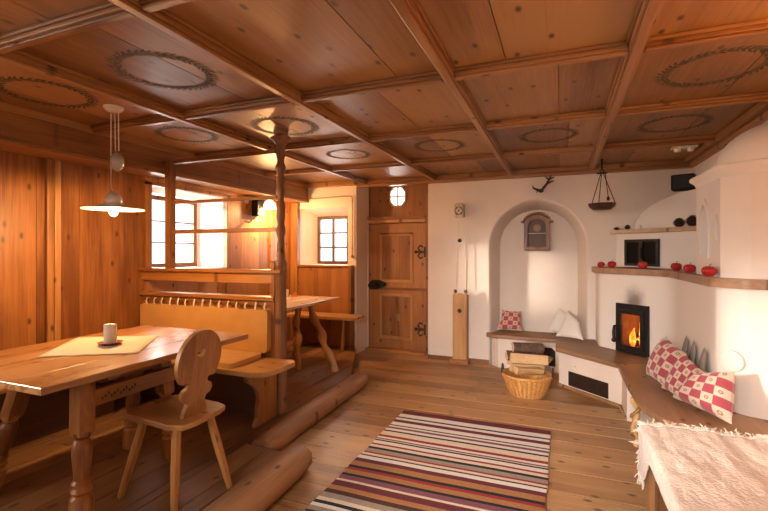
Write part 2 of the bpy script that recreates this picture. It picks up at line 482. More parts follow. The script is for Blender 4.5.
def moulding(bm, horizontal, c, a0, a1, top=ZC, w=.066, h=.06):
    for ww, z0, z1 in ((w * 1.35, top - .018, top - .001), (w, top - h * .72, top - .018), (w * .62, top - h, top - h * .72)):
        if horizontal: bm.box(a0, a1, c - ww / 2, c + ww / 2, z0, z1)
        else: bm.box(c - ww / 2, c + ww / 2, a0, a1, z0, z1)
k = 0
for cx in BX:
    k += 1; b = MB(); moulding(b, False, cx, YF, 5.50)
    struct(b.build('trim_%d' % k, wood('y', 'beam', .4, spec=.55), bevel=.004, at=(0, 0, 0)), 'moulded ceiling batten running into depth', 'batten')
for cy in BY:
    k += 1; b = MB()
    e = [-3.40] + BX + [XR]
    for a0, a1 in zip(e, e[1:]): moulding(b, True, cy, a0 + (.035 if a0 in BX else 0), a1 - (.035 if a1 in BX else 0), w=.058, h=.052)
    struct(b.build('trim_%d' % k, wood('x', 'beam', .4, spec=.55), bevel=.004, at=(0, 0, 0)), 'moulded ceiling batten running across', 'batten')
k += 1; b = MB()
b.box(-2.62, XR, 5.46, 5.58, ZC - .05, ZC - .002); b.box(-2.62, XR, 5.51, 5.58, ZC - .085, ZC - .05); b.box(-3.40, -2.62, 5.42, 5.51, ZC - .06, ZC - .002)
b.box(-2.60, -1.60, 5.58, 5.87, ZC - .04, ZC - .002)
struct(b.build('trim_%d' % k, wood('x', 'beam', .4), bevel=.004, at=(0, 0, 0)), 'wooden cornice along the back wall', 'cornice')
k += 1; b = MB(); b.box(XR - .10, XR, YF, 5.46, ZC - .05, ZC - .002); b.box(XR - .05, XR, YF, 5.46, ZC - .09, ZC - .05)
struct(b.build('trim_%d' % k, wood('y', 'beam', .4), bevel=.004, at=(0, 0, 0)), 'wooden cornice along the right wall', 'cornice')
# boxed beam along the left wall
k += 1; b = MB(); b.box(XL, -3.40, YF, 5.508, 2.14, ZC - .001); b.box(XL, -3.385, YF, 5.508, 2.115, 2.14); b.box(-3.40, -3.375, YF, 5.42, ZC - .05, ZC - .001); b.box(-3.40, -3.39, YF, 5.508, 2.14, 2.165)
struct(b.build('trim_%d' % k, wood('y', 'beam', .38, spec=.6), bevel=.005, at=(0, 0, 0)), 'heavy boxed beam along the left wall under the ceiling', 'beam')

# left wall : upright boards on a thick wall with a window opening
WY0, WY1, WZ0, WZ1 = 3.08, 4.10, 1.22, 2.04
NY0, NY1, NZ0, NZ1 = -.75, .55, 1.05, 2.04
b = MB(); y = YF
while y < 5.5:
    w = random.uniform(.24, .36); y1 = min(y + w, 5.508)
    for lim in (WY0, WY1, NY0, NY1):
        if y < lim - .02 < y1: y1 = lim
    if y >= WY0 - .001 and y1 <= WY1 + .001:
        b.box(XL - .03, XL, y + .0015, y1 - .0015, 0, WZ0); b.box(XL - .03, XL, y + .0015, y1 - .0015, WZ1, 2.36)
    elif y >= NY0 - .001 and y1 <= NY1 + .001:
        b.box(XL - .03, XL, y + .0015, y1 - .0015, 0, NZ0); b.box(XL - .03, XL, y + .0015, y1 - .0015, NZ1, 2.36)
    else: b.box(XL - .03, XL, y + .0015, y1 - .0015, 0, 2.36)
    y = y1
b.m = 1
b.ext([[(-3.692, WY0 + .001), (-4.16, WY0 + .001), (-4.16, 3.40)]], WZ0, WZ1)
M = axes((0, 0, 0), (0, 1, 0), (0, 0, 1))      # local x=Y, y=Z, z=X
b.ext([[(YF - .3, -.1), (5.95, -.1), (5.95, 2.45), (YF - .3, 2.45)], [(WY0, WZ0), (WY1, WZ0), (WY1, WZ1), (WY0, WZ1)], [(NY0, NZ0), (NY1, NZ0), (NY1, NZ1), (NY0, NZ1)]], -4.16, -3.691, M)
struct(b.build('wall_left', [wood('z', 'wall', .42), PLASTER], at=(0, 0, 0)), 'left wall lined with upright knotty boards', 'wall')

k += 1; b = MB()
b.box(XL, XL + .035, 2.15, 2.20, .1, 2.115); b.box(XL, XL + .05, 2.195, 2.225, .1, 2.115); b.box(XL, XL + .035, 2.22, 2.25, .1, 2.115)
struct(b.build('trim_%d' % k, wood('z', 'table', .42), bevel=.006, at=(0, 0, 0)), 'upright wooden cover strip on the left wall', 'cover strip')  # lighter tone stands in for light caught on the strip's edges
k += 1; b = MB()
b.box(XL, XL + .03, WY0 - .06, WY0, .55, WZ1 + .03); b.box(XL, XL + .03, WY1, WY1 + .045, .55, WZ1 + .03); b.box(XL, XL + .03, WY0 - .06, WY1 + .045, WZ0 - .05, WZ0)
b.box(XL, XL + .03, WY0 - .06, WY1 + .045, WZ1, WZ1 + .04); b.box(XL, XL + .055, WY0 - .10, WY1 + .08, WZ1 + .04, WZ1 + .075)
struct(b.build('trim_%d' % k, wood('z', 'pine', .42), bevel=.004, at=(0, 0, 0)), 'wooden casing round the left window', 'casing')
k += 1; b = MB(); b.box(XL, XL + .12, 5.44, 5.505, .1, 2.115); b.box(XL, XL + .025, 4.94, 4.98, .1, 2.115)
struct(b.build('trim_%d' % k, wood('z', 'pine', .42), bevel=.004, at=(0, 0, 0)), 'upright corner board between left and back wall', 'corner board')

# back wall
b = MB(); M = axes((0, 0, 0), (1, 0, 0), (0, 0, 1))   # local x=X, y=Z, z=-Y
VX0, VX1, VZ0, VZ1 = -3.55, -2.76, 1.20, 2.03
IX0, IX1, IZ0, IZ1 = -3.40, -2.875, 1.225, 1.925
b.ext([[(XL, 0), (-2.63, 0), (-2.63, 2.45), (XL, 2.45)], [(VX0, VZ0), (VX1, VZ0), (VX1, VZ1), (VX0, VZ1)]], -5.80, -5.51, M)
b.ext([[(XL - .3, 0), (-2.58, 0), (-2.58, 2.45), (XL - .3, 2.45)], [(IX0, IZ0), (IX1, IZ0), (IX1, IZ1), (IX0, IZ1)]], -5.95, -5.80, M)
oq = [(VX0, VZ0), (VX1, VZ0), (VX1, VZ1), (VX0, VZ1)]; iq = [(IX0, IZ0), (IX1, IZ0), (IX1, IZ1), (IX0, IZ1)]
rg = []
for s in [0, .04, .12, .3, .6, 1]:
    d = s ** .8
    rg.append([(o_[0] + (i_[0] - o_[0]) * s, 5.51 + .29 * d, o_[1] + (i_[1] - o_[1]) * s) for o_, i_ in zip(oq, iq)])
for A, B in zip(rg, rg[1:]): b.add(A + B, [(i, i + 4, (i + 1) % 4 + 4, (i + 1) % 4) for i in range(4)])
b.ext([[(-2.63, 5.51), (-2.58, 5.90), (-2.66, 5.95), (-2.7, 5.52)]], 0, 2.45)   # splayed return beside the door
NX0, NX1, NS = -.836, .290, 1.47
ncx, nr = (NX0 + NX1) / 2, (NX1 - NX0) / 2
def arch(ins, na=28):
    r = nr - ins
    return [(ncx - r, 0.0)] + [(ncx - r * math.cos(math.pi * i / na), NS + r * math.sin(math.pi * i / na)) for i in range(na + 1)] + [(ncx + r, 0.0)]
a0 = arch(0)
outl = [(-1.62, 0)] + [(NX0, 0)] + a0[1:-1] + [(NX1, 0)] + [(1.6, 0), (1.6, 2.45), (-1.62, 2.45)]
b.ext([outl], -5.90, -5.58, M)
prof = [(0, 5.58), (.010, 5.588), (.022, 5.605), (.038, 5.65), (.06, 5.72), (.085, 5.80), (.10, 5.86)]
rings = [[(p[0], yy, p[1]) for p in arch(ii)] for ii, yy in prof]
n = len(rings[0])
for A, B in zip(rings, rings[1:]): b.add(A + B, [(i, i + 1, i + 1 + n, i + n) for i in range(n - 1)])
b.box(-1.0, .5, 5.86, 5.95, 0, 2.45)
b.box(-2.7, -1.5, 5.93, 6.0, 0, 2.02); b.box(-2.7, -2.30, 5.93, 6.0, 2.02, 2.45); b.box(-1.99, -1.5, 5.93, 6.0, 2.02, 2.45); b.box(-2.30, -1.99, 5.93, 6.0, 2.345, 2.45)
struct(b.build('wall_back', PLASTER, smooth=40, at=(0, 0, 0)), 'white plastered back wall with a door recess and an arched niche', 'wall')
b = MB(); b.box(XR, XR + .3, YF - .3, 5.9, -.1, 2.45)
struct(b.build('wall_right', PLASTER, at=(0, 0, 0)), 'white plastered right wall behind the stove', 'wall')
b = MB(); b.ext([[(XL - .3, -.1), (XR + .3, -.1), (XR + .3, 2.45), (XL - .3, 2.45)], [(-1.2, 1.0), (-.1, 1.0), (-.1, 2.1), (-1.2, 2.1)]], 1.0, 1.3, M)
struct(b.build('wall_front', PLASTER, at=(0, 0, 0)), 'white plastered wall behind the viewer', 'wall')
b = MB(); b.box(-1.62, -.83, 5.562, 5.58, 0, .055)
struct(b.build('baseboard_back', wood('x', 'beam'), bevel=.003, at=(0, 0, 0)), 'low wooden baseboard along the back wall', 'baseboard')

# windows
def window(name, M, w, h, cols, rows, fw, bar, mid, label, tone='dark'):
    b = MB()
    outer = [(0, 0), (w, 0), (w, h), (0, h)]; hl = []
    xs = []
    cw = (w - 2 * fw - (cols - 1) * mid) / cols; ch = (h - 2 * fw - (rows - 1) * bar) / rows
    for c in range(cols):
        for r in range(rows):
            x0 = fw + c * (cw + mid); z0 = fw + r * (ch + bar)
            hl.append([(x0, z0), (x0 + cw, z0), (x0 + cw, z0 + ch), (x0, z0 + ch)])
    b.ext([outer] + hl, -.025, .025, M)
    o = b.build(name, wood('z', tone, .5), bevel=.004, at=(0, 0, 0)); struct(o, label, 'window')
    g = MB(); g.ext([[(fw, fw), (w - fw, fw), (w - fw, h - fw), (fw, h - fw)]], -.003, .003, M); g.build('pane', GLASS, o)
    return o
window('window_1', axes((-4.10, 3.372, 1.225), (0, 1, 0), (0, 0, 1)), .712, .79, 2, 3, .05, .014, .07, 'dark framed six-pane window in the left wall behind the lattice', 'beam')
window('window_2', axes((-3.405, 5.80, 1.222), (1, 0, 0), (0, 0, 1)), .535, .708, 2, 3, .045, .022, .035, 'small dark framed six-pane window in the back wall above the bench')
window('window_added_left', axes((-4.10, -.75, 1.05), (0, 1, 0), (0, 0, 1)), 1.30, .99, 4, 3, .05, .02, .05, 'dark framed window added for fill daylight in the left wall beside the viewer', 'beam')  # added unseen window, an extra daylight source from the left

window('window_added_front', axes((-1.2, -1.15, 1.0), (1, 0, 0), (0, 0, 1)), 1.1, 1.1, 2, 3, .05, .02, .05, 'dark framed window added for fill daylight behind the viewer')  # added unseen window behind the camera, opening for the front fill
# door
DX0, DX1, DY = -2.575, -1.625, 5.86
M = axes((0, DY, 0), (1, 0, 0), (0, 0, 1))
pu = [(-2.40, .98), (-1.92, .98), (-1.92, 1.66), (-2.40, 1.66)]; pl = [(-2.40, .18), (-1.92, .18), (-1.92, .80), (-2.40, .80)]
b = MB()
b.ext([[(DX0, .04), (-1.72, .04), (-1.72, .885), (DX0, .885)], pl], -.02, .025, M)
b.ext([[(DX0, .892), (-1.72, .892), (-1.72, 1.80), (DX0, 1.80)], pu], -.02, .025, M)
o = b.build('door_1', wood('z', 'door', .4), bevel=.004, at=(0, 0, 0)); struct(o, 'old knotty wooden door with two recessed panels and black ironwork', 'door'); DOOR = o
for q in (pu, pl):
    x0, z0 = q[0]; x1, z1 = q[2]; b = MB(); xm = (x0 + x1) / 2 + random.uniform(-.05, .05)
    b.box(x0, xm - .001, DY - .006, DY + .012, z0, z1); b.box(xm + .001, x1, DY - .006, DY + .012, z0, z1)
    b.build('door_panel', wood('z', 'door', .42), o)
    b = MB(); b.ext([[(x0 - .012, z0 - .012), (x1 + .012, z0 - .012), (x1 + .012, z1 + .012), (x0 - .012, z1 + .012)], [(x0 + .03, z0 + .03), (x1 - .03, z0 + .03), (x1 - .03, z1 - .03), (x0 + .03, z1 - .03)]], .012, .038, M)
    b.build('panel_moulding', wood('z', 'pine', .4), o, bevel=.008)
b = MB(); b.box(DX0, -1.72, DY - .05, DY - .026, .86, .90); b.build('middle_rail', wood('x', 'door', .4), o, bevel=.004)
b = MB()
b.ext([fillet([(-2.59, .92), (-2.52, 1.0), (-2.40, 1.0), (-2.33, .965), (-2.30, .94), (-2.36, .90), (-2.42, .87), (-2.54, .865)], .03, closed=True)], .026, .07, M)
b.ball((-2.45, DY - .09, .94), .035); b.tube([(-2.52, DY - .06, .90), (-2.52, DY - .11, .91), (-2.42, DY - .115, .93)], .014, 8)
b.build('door_lock', IRON, o, smooth=40)
for hz in (.33, 1.40):
    b = MB()
    b.box(-1.86, -1.72, DY - .034, DY - .026, hz - .018, hz + .018)
    for sg in (-1, 1):
        b.tube([(-1.80, DY - .032, hz), (-1.84, DY - .032, hz + sg * .05), (-1.81, DY - .032, hz + sg * .09), (-1.77, DY - .032, hz + sg * .07)], .011, 6)
    b.tube([(-1.735, DY - .04, hz - .07), (-1.735, DY - .04, hz + .07)], .016, 8); b.ball((-1.87, DY - .03, hz), .022)
    b.build('hinge', plain('rusty_iron', (.06, .028, .014), .6, .3, .3, 30), o, smooth=40)
b = MB(); b.ring((-2.13, DY - .03, .50), .022, .006, (0, 1, 0)); b.box(-2.15, -2.11, DY - .02, DY - .006, .43, .47); b.ball((-2.13, DY - .02, .50), .012)
b.build('door_pull', BRASS, o, smooth=40)
# frame, lintel, panel above with an eight-sided light
k += 1; b = MB()
b.box(-1.72, -1.622, DY - .06, DY + .03, .0, ZC - .04); b.box(-2.60, DX0, DY - .03, DY + .03, .0, ZC - .04)
b.m = 1; b.box(-2.58, -1.72, DY - .07, DY + .03, 1.81, 1.86); b.box(-2.58, -1.72, DY - .095, DY + .03, 1.86, 1.90)
b.box(-2.58, -1.70, DY - .16, DY + .04, .0, .04)
struct(b.build('trim_%d' % k, [wood('z', 'door', .42), wood('x', 'pine', .4)], bevel=.005, at=(0, 0, 0)), 'wooden door frame with lintel and threshold', 'door frame')
cx, cz, rx, rz = -2.145, 2.185, .115, .135
def octo(f):
    r = []
    for sx, sz in ((1, .5), (.5, 1), (-.5, 1), (-1, .5), (-1, -.5), (-.5, -1), (.5, -1), (1, -.5)): r.append((cx + sx * rx * f, cz + sz * rz * f))
    return r
k += 1; b = MB(); b.ext([[(-2.58, 1.90), (-1.72, 1.90), (-1.72, ZC - .04), (-2.58, ZC - .04)], octo(1.0)], -.03, .0, M)
struct(b.build('trim_%d' % k, wood('z', 'door', .42), at=(0, 0, 0)), 'plain wooden panel above the door', 'panel')
b = MB(); b.ext([octo(1.12), octo(.92)], .0, .016, M); b.box(cx - .008, cx + .008, DY - .012, DY + .012, cz - rz, cz + rz); b.box(cx - rx, cx + rx, DY - .012, DY + .012, cz - .008, cz + .008)
o = b.build('window_4', wood('z', 'pale', .5), bevel=.003, at=(0, 0, 0)); struct(o, 'little eight-sided window with a cross bar above the door', 'window')
b = MB(); b.ext([octo(.98)], -.012, -.008, M); b.build('pane', GLASS, o)

# bell wire with end knob beside the back window
b = MB(); yy = 5.484
b.tube([(-3.36, yy, 2.165), (-2.80, yy, 2.175), (-2.70, yy, 2.17), (-2.68, yy, 2.14), (-2.68, yy, 1.36)], .008, 8)
for z in (2.1, 1.75, 1.45): b.ball((-2.68, yy, z), .013, 8)
b.lathe([(.0, 0), (.016, .004), (.022, .02), (.016, .04), (.006, .05)], (-2.68, yy, 1.315), 12)
o = b.build('bell_wire', plain('painted_wire', (.42, .26, .16), .5), smooth=50); tag(o, 'thin bell wire with end knob running round the small back window', 'wire')

# ================================================================== DINING CORNER
# room divider
t = thing('room_divider', (-2.11, 3.0, .1), 'open wooden lattice divider with a tall turned pole beside the dining bench', 'divider')
PX, PY = -2.11, 3.0
b = MB(); pr = [(.075, ZC - .10), (.085, ZC - .085), (.082, ZC - .06), (.05, ZC - .045), (.045, ZC - .02), (.07, ZC - .004)]
z = 1.32; pf = [(.048, .1), (.05, .14), (.043, .16), (.045, 1.28), (.052, 1.30), (.043, 1.33)]
while z < 2.2:
    z += .025; pf.append((.033 + .004 * math.sin(z * 61) + .004 * math.sin(z * 37), z))
pf += [(.04, 2.24), (.034, 2.26), (.055, 2.29), (.078, 2.31), (.080, 2.325), (.05, 2.345), (.06, ZC - .001)]
b.lathe(pf, (PX, PY, 0), 16, wob=lambda a, z: 1 + .22 * noise.noise(V((math.cos(a) * 1.6, math.sin(a) * 1.6, z * 14))))
b.build('pole', wood('z', 'log', .5), t, smooth=60)
b = MB(); b.box(PX - .075, PX - .04, PY - .03, PY + .03, .1, 1.33); b.build('side_post', wood('z', 'pine'), t, bevel=.004)
b = MB(); b.box(-3.345, -3.275, PY - .03, PY + .03, 1.255, 2.235); b.build('post', wood('z', 'beam'), t, bevel=.004)
b = MB(); b.box(-3.385, PX - .04, PY - .022, PY + .022, 2.20, 2.235); b.build('top_rail', wood('x', 'beam'), t, bevel=.003)
b = MB(); b.box(-3.275, PX - .035, PY - .012, PY + .012, 1.835, 1.86); b.build('lattice_rail', wood('x', 'beam'), t, bevel=.003)
b = MB(); b.box(-3.275, PX - .035, PY - .014, PY + .014, 1.565, 1.60); b.build('lattice_rail', wood('x', 'beam'), t, bevel=.003)
b = MB(); b.box(-3.655, PX + .03, PY - .055, PY + .055, 1.225, 1.255); b.box(-3.655, PX - .04, PY - .02, PY + .02, 1.14, 1.225); b.build('shelf_rail', wood('x', 'pine', .34), t, bevel=.004)
b = MB(); b.box(-3.655, PX - .04, PY - .045, PY + .05, 1.0, 1.035); b.build('cap_rail', wood('x', 'pine', .3), t, bevel=.005)
b = MB(); x = -3.655
while x < PX - .08:
    x1 = min(x + .26, PX - .075); b.box(x, x1 - .002, PY, PY + .022, .1, 1.0); x += .26
b.build('back_panel', wood('z', 'wall'), t)
b = MB(); b.box(-3.655, PX - .075, PY - .02, PY, .955, .995); b.build('peg_rail', wood('x', 'beam', .5), t, bevel=.003)

# bench against the divider
t = thing('corner_bench', (-2.6, 2.75, .1), 'wooden bench with rounded end in front of the lattice divider, facing the dining table', 'bench')
b = MB(); sp = [(-3.20, 2.53), (-2.25, 2.52), (-1.90, 2.50), (-1.90, 2.93), (-1.98, 2.99), (-3.655, 2.99), (-3.655, 2.53)]
b.ext([fillet([(-3.655, 2.535), (-1.91, 2.515), (-1.91, 2.94), (-3.655, 2.94)], [0, .16, .06, 0], closed=True)], .515, .55)
b.build('seat', wood('x', 'table', .33), t, bevel=.006)
b = MB(); pts = [(2.925, .101), (2.925, .515), (2.56, .515), (2.575, .46), (2.64, .42), (2.70, .36), (2.715, .29), (2.69, .22), (2.70, .16), (2.66, .1)]
b.ext([fillet(pts, [0, 0, 0, .04, .05, .06, .06, .05, .04, 0], closed=True)], -2.13, -2.095, axes((0, 0, 0), (0, 1, 0), (0, 0, 1)))
b.build('end_panel', wood('z', 'pine'), t, bevel=.003)
b = MB(); b.box(-3.64, -2.14, 2.86, 2.885, .102, .515); b.build('kick_board', wood('x', 'dark'), t)
b = MB(); b.ext([fillet([(-3.18, 2.545), (-2.22, 2.545), (-2.22, 2.92), (-3.18, 2.92)], .05, closed=True)], .552, .588)
o = b.build('seat_cushion', ORANGE, smooth=50, bevel=.014); tag(o, 'thin ochre seat cushion lying on the bench before the divider', 'cushion')
# hanging back cushion
t = thing('back_cushion', (-2.85, 2.955, .59), 'long ochre back cushion hung by white loops above the bench', 'cushion')
b = MB(); b.ext([fillet([(-3.60, .59), (-2.19, .585), (-2.185, .915), (-2.20, .93), (-3.60, .925)], [.03, .04, .03, .03, .03], closed=True)], -2.976, -2.925, axes((0, 0, 0), (1, 0, 0), (0, 0, 1)))
b.build('pad', ORANGE, t, smooth=50, bevel=.016)
for i in range(15):
    xx = -3.54 + i * .0935; dz = random.uniform(-.006, .006)
    b = MB(); b.tube([(xx, 2.95, .918), (xx + dz, 2.942, .95), (xx + dz, 2.955, .985 + dz), (xx + dz, 2.972, .975)], .0085, 6, flat=.45); b.build('loop', CREAM, t, smooth=60)
# bench along the left wall
t = thing('wall_bench', (-3.44, 1.0, .1), 'wooden bench fixed along the board wall on the left of the dining table', 'bench')
b = MB(); b.box(-3.655, -3.22, -.9, 2.53, .515, .55); b.build('seat', wood('y', 'table', .33), t, bevel=.006)
b = MB(); b.box(-3.40, -3.375, -.85, 2.5, .102, .515); b.build('kick_board', wood('y', 'dark'), t)

# dining table
TT = .85
t = thing('dining_table', (-2.43, 1.76, .1), 'large wooden dining table with turned splayed legs under the pendant lamp', 'table')
b = MB(); xs = [-2.91, -2.67, -2.42, -2.18, -1.945]
for x0, x1 in zip(xs, xs[1:]): b.box(x0 + .0006, x1 - .0006, 1.13, 2.40, TT - .032, TT)
b.build('tabletop', wood('y', 'table', .27, spec=.6), t, bevel=.003)
def turned_leg(top, foot, h, par, rs=1.0):
    b = MB(); T = V(top); F = V(foot); d = T - F; H = d.z
    Mx = Matrix(((1, 0, d.x / H, F.x), (0, 1, d.y / H, F.y), (0, 0, 1, F.z), (0, 0, 0, 1)))
    b.lathe([(.050, H * .56), (.055, H * .60), (.055, H)], (0, 0, 0), 4, Mx, math.pi / 4)
    b.lathe([(.05, 0), (.052, .08), (.05, .125), (.036, .14), (.048, .155), (.034, .17), (.046, .19), (.034, .205), (.036, .24), (.043, .30), (.045, .34), (.038, .375), (.030, .385), (.040, .40), (.040, H * .58)], (0, 0, 0), 18, Mx)
    return b.build('leg', wood('z', 'pine', .35), par, smooth=35)
for sx, tx, fx in ((1, -2.25, -2.11), (-1, -2.68, -2.86)):
    turned_leg((tx, 1.50, TT - .032), (fx, 1.40, .1), 0, t); turned_leg((tx * .5 - 1.24, 2.06, TT - .032), (fx * .5 - 1.24, 2.10, .1), 0, t)
b = MB(); b.box(-2.235, -2.195, 1.50, 2.10, .615, .70)
b.build('side_rail', wood('y', 'table', .35), t, bevel=.004)
b = MB()
for i in range(12):
    yy = 1.56 + i * .017
    b.box(-2.1955, -2.192, yy, yy + .007, .640 + (i % 3) * .008, .652 + (i % 3) * .01)
b.build('carving', wood('y', 'dark', .6), t)
b = MB(); b.box(-2.74, -2.70, 1.50, 2.10, .615, .70); b.build('side_rail', wood('y', 'table', .35), t, bevel=.004)
for yy in (1.47, 2.05):
    b = MB(); b.box(-2.84, -2.02, yy, yy + .06, TT - .07, TT - .033); b.build('batten', wood('x', 'pine'), t, bevel=.003)
b = MB(); b.box(-2.66, -2.27, 1.62, 1.98, TT - .15, TT - .034); b.build('drawer', wood('x', 'pine'), t, bevel=.003)

q = [(-2.53, 1.45), (-2.12, 1.71), (-2.44, 2.12), (-2.88, 1.89)]
b = MB()
def rfn(u, v):
    p = (V(q[0]).lerp(V(q[1]), u)).lerp(V(q[3]).lerp(V(q[2]), u), v)
    return V((p.x, p.y, TT + .0028 + .0012 * noise.noise(V((u * 5, v * 5, 0)))))
b.grid(rfn, 14, 14)
o = b.build('table_runner', CREAM, smooth=60, solid=.002); tag(o, 'cream linen cloth lying askew on the large dining table', 'tablecloth')
b = MB(); b.lathe([(.0, 0), (.045, 0), (.06, .008), (.066, .016), (.062, .016), (.045, .009), (0, .009)], (-2.46, 1.80, TT + .0055), 24)
o = b.build('candle_dish', REDC, smooth=50); tag(o, 'small red dish under the candle on the dining table', 'dish')
t = thing('candle', (-2.46, 1.80, TT + .015), 'thick white pillar candle in a red dish on the dining table', 'candle')
b = MB(); b.lathe([(.0, 0), (.033, 0), (.034, .005), (.034, .105), (.031, .11), (.012, .106), (0, .105)], (-2.46, 1.80, TT + .0155), 24); b.build('wax', WAX, t, smooth=50)
b = MB(); b.tube([(-2.46, 1.80, TT + .118), (-2.459, 1.80, TT + .13)], .0015, 6); b.build('wick', DARK_MATTE, t)

# chair
t = thing('dining_chair', (-1.93, 1.80, .1), 'carved wooden peasant chair with heart-pierced round back beside the dining table', 'chair')
b = MB()
so = [(-2.17, 1.69), (-2.13, 1.64), (-1.79, 1.605), (-1.715, 1.63), (-1.70, 1.70), (-1.71, 1.87), (-1.73, 1.94), (-1.80, 1.965), (-2.12, 1.98), (-2.17, 1.94)]
b.ext([so], .522, .55); b.build('seat', wood('x', 'table', .35), t, bevel=.005)
for top, foot in (((-2.07, 1.71), (-2.17, 1.645)), ((-1.81, 1.68), (-1.785, 1.64)), ((-1.81, 1.90), (-1.70, 1.94)), ((-2.07, 1.91), (-2.17, 2.0))):
    b = MB(); b.tube([(*foot, .1), V((*foot, .1)).lerp(V((*top, .5)), .55), (*top, .512)], [.017, .024, .021], 8); b.build('leg', wood('z', 'pine', .38), t, smooth=30)
for yy in (1.66, 1.88):
    b = MB(); b.box(-2.12, -1.76, yy, yy + .055, .500, .5215); b.build('batten', wood('x', 'pine'), t, bevel=.004)
half = [(.085, -.0), (.078, .03), (.062, .065), (.070, .085), (.100, .095), (.112, .12), (.100, .145), (.076, .155), (.066, .17), (.075, .185), (.095, .175)]
R0, C0 = .158, .290
arc = [(R0 * math.sin(a), C0 - R0 * math.cos(a)) for a in [math.radians(48 + i * (132 / 22)) for i in range(23)]]
right = half[:-1] + arc
outl = right + [(-x, z) for x, z in reversed(right[:-1])]
hrt = []
for i in range(40):
    a = 2 * math.pi * i / 40
    hrt.append((.0019 * 16 * math.sin(a) ** 3, .325 + .0019 * (13 * math.cos(a) - 5 * math.cos(2 * a) - 2 * math.cos(3 * a) - math.cos(4 * a))))
b = MB(); b.ext([outl, hrt], -.011, .011, axes((-1.795, 1.775, .5505), (-.06, 1, 0), (.13, 0, 1)))
b.build('backrest', wood('z', 'table', .36), t, bevel=.004)

# pendant lamp
LX, LY = -2.81, 2.08
t = thing('pendant_lamp', (LX, LY, ZC), 'lit rise-and-fall pendant lamp with flat white shade above the dining table', 'lamp')
b = MB(); b.lathe([(.0, -.035), (.03, -.033), (.05, -.024), (.062, -.010), (.065, 0)], (LX, LY, ZC - .0005), 24); b.build('canopy', PORC, t, smooth=50)
b = MB(); b.tube([(LX - .025, LY, ZC - .04), (LX - .025, LY, 1.86), (LX - .02, LY, 1.83), (LX, LY, 1.80)], .0035, 6)
for dx in (.012, .045): b.tube([(LX + dx, LY, ZC - .04), (LX + dx + .006, LY, 2.08)], .0035, 6)
b.build('cord', CORD, t, smooth=60)
b = MB(); b.lathe([(.0, -.075), (.012, -.07), (.034, -.045), (.043, -.012), (.041, .02), (.026, .045), (.012, .056), (0, .058)], (LX + .035, LY, 2.015), 20); b.build('counterweight', plain('smoky_glass', (.42, .36, .31), .12, spec=.8), t, smooth=60)
b = MB(); b.lathe([(.188, 0), (.187, .005), (.13, .016), (.08, .030), (.05, .042), (.045, .048), (.045, .040), (.08, .025), (.13, .011), (.184, .001)], (LX, LY, 1.688), 48); b.build('shade', OPAL, t, smooth=40)
b = MB(); b.lathe([(.045, 0), (.052, .02), (.048, .045), (.03, .065), (.012, .08), (.0, .082)], (LX, LY, 1.728), 20); b.build('holder', PORC, t, smooth=50)
b = MB(); b.ball((LX, LY, 1.672), .027, 14, (1, 1, 1.15)); b.build('bulb', BULB, t, smooth=80)

# wall lamp and loudspeaker behind the divider
t = thing('wall_lamp', (-3.62, 4.78, 2.0), 'lit opal glass wall lamp behind the pole on the left wall', 'lamp')
b = MB(); b.lathe([(.04, 0), (.042, .015), (.0, .022)], (0, 0, 0), 20, axes((-3.659, 4.72, 2.0), (0, 1, 0), (0, 0, 1))); b.tube([(-3.64, 4.72, 2.0), (-3.58, 4.72, 2.02), (-3.535, 4.74, 2.06), (-3.52, 4.76, 2.075)], .008, 8); b.build('arm', BRASS, t, smooth=50)
b = MB(); b.lathe([(.086, -.10), (.084, -.075), (.070, -.035), (.048, .0), (.03, .014), (.0, .016), ], (-3.52, 4.76, 2.06), 24); b.build('lamp_shade', OPALLIT, t, smooth=60)
b = MB(); b.ball((-3.52, 4.76, 2.0), .03); b.build('bulb', BULB, t, smooth=80)
t = thing('loudspeaker', (-3.60, 4.63, 1.92), 'small black loudspeaker on the left wall next to the opal lamp', 'loudspeaker')
b = MB(); b.box(-3.655, -3.56, 4.57, 4.70, 1.86, 2.075); b.build('cabinet', BLACKP, t, bevel=.006)
b = MB(); b.lathe([(.04, 0), (.044, .004), (.036, .006), (.012, .002), (0, .006)], (0, 0, 0), 20, axes((-3.5595, 4.635, 1.93), (0, 1, 0), (0, 0, 1))); b.build('driver', IRON, t, smooth=40)
b = MB(); b.box(-3.659, -3.655, 4.60, 4.67, 1.92, 2.02); b.build('wall_mount', IRON, t)
t = thing('wall_hook', (-3.63, 4.3, 1.85), 'small twisted hook and round disc on the boards beside the loudspeaker', 'hook')
b = MB(); b.lathe([(.035, 0), (.035, .012), (.0, .016)], (0, 0, 0), 18, axes((-3.659, 4.47, 2.04), (0, 1, 0), (0, 0, 1))); b.build('disc', PORC, t, smooth=40)
b = MB(); b.tube([(-3.655, 4.45, 1.78), (-3.60, 4.46, 1.77), (-3.59, 4.49, 1.785), (-3.61, 4.51, 1.80)], .009, 8); b.build('hook', wood('y', 'dark'), t, smooth=50)

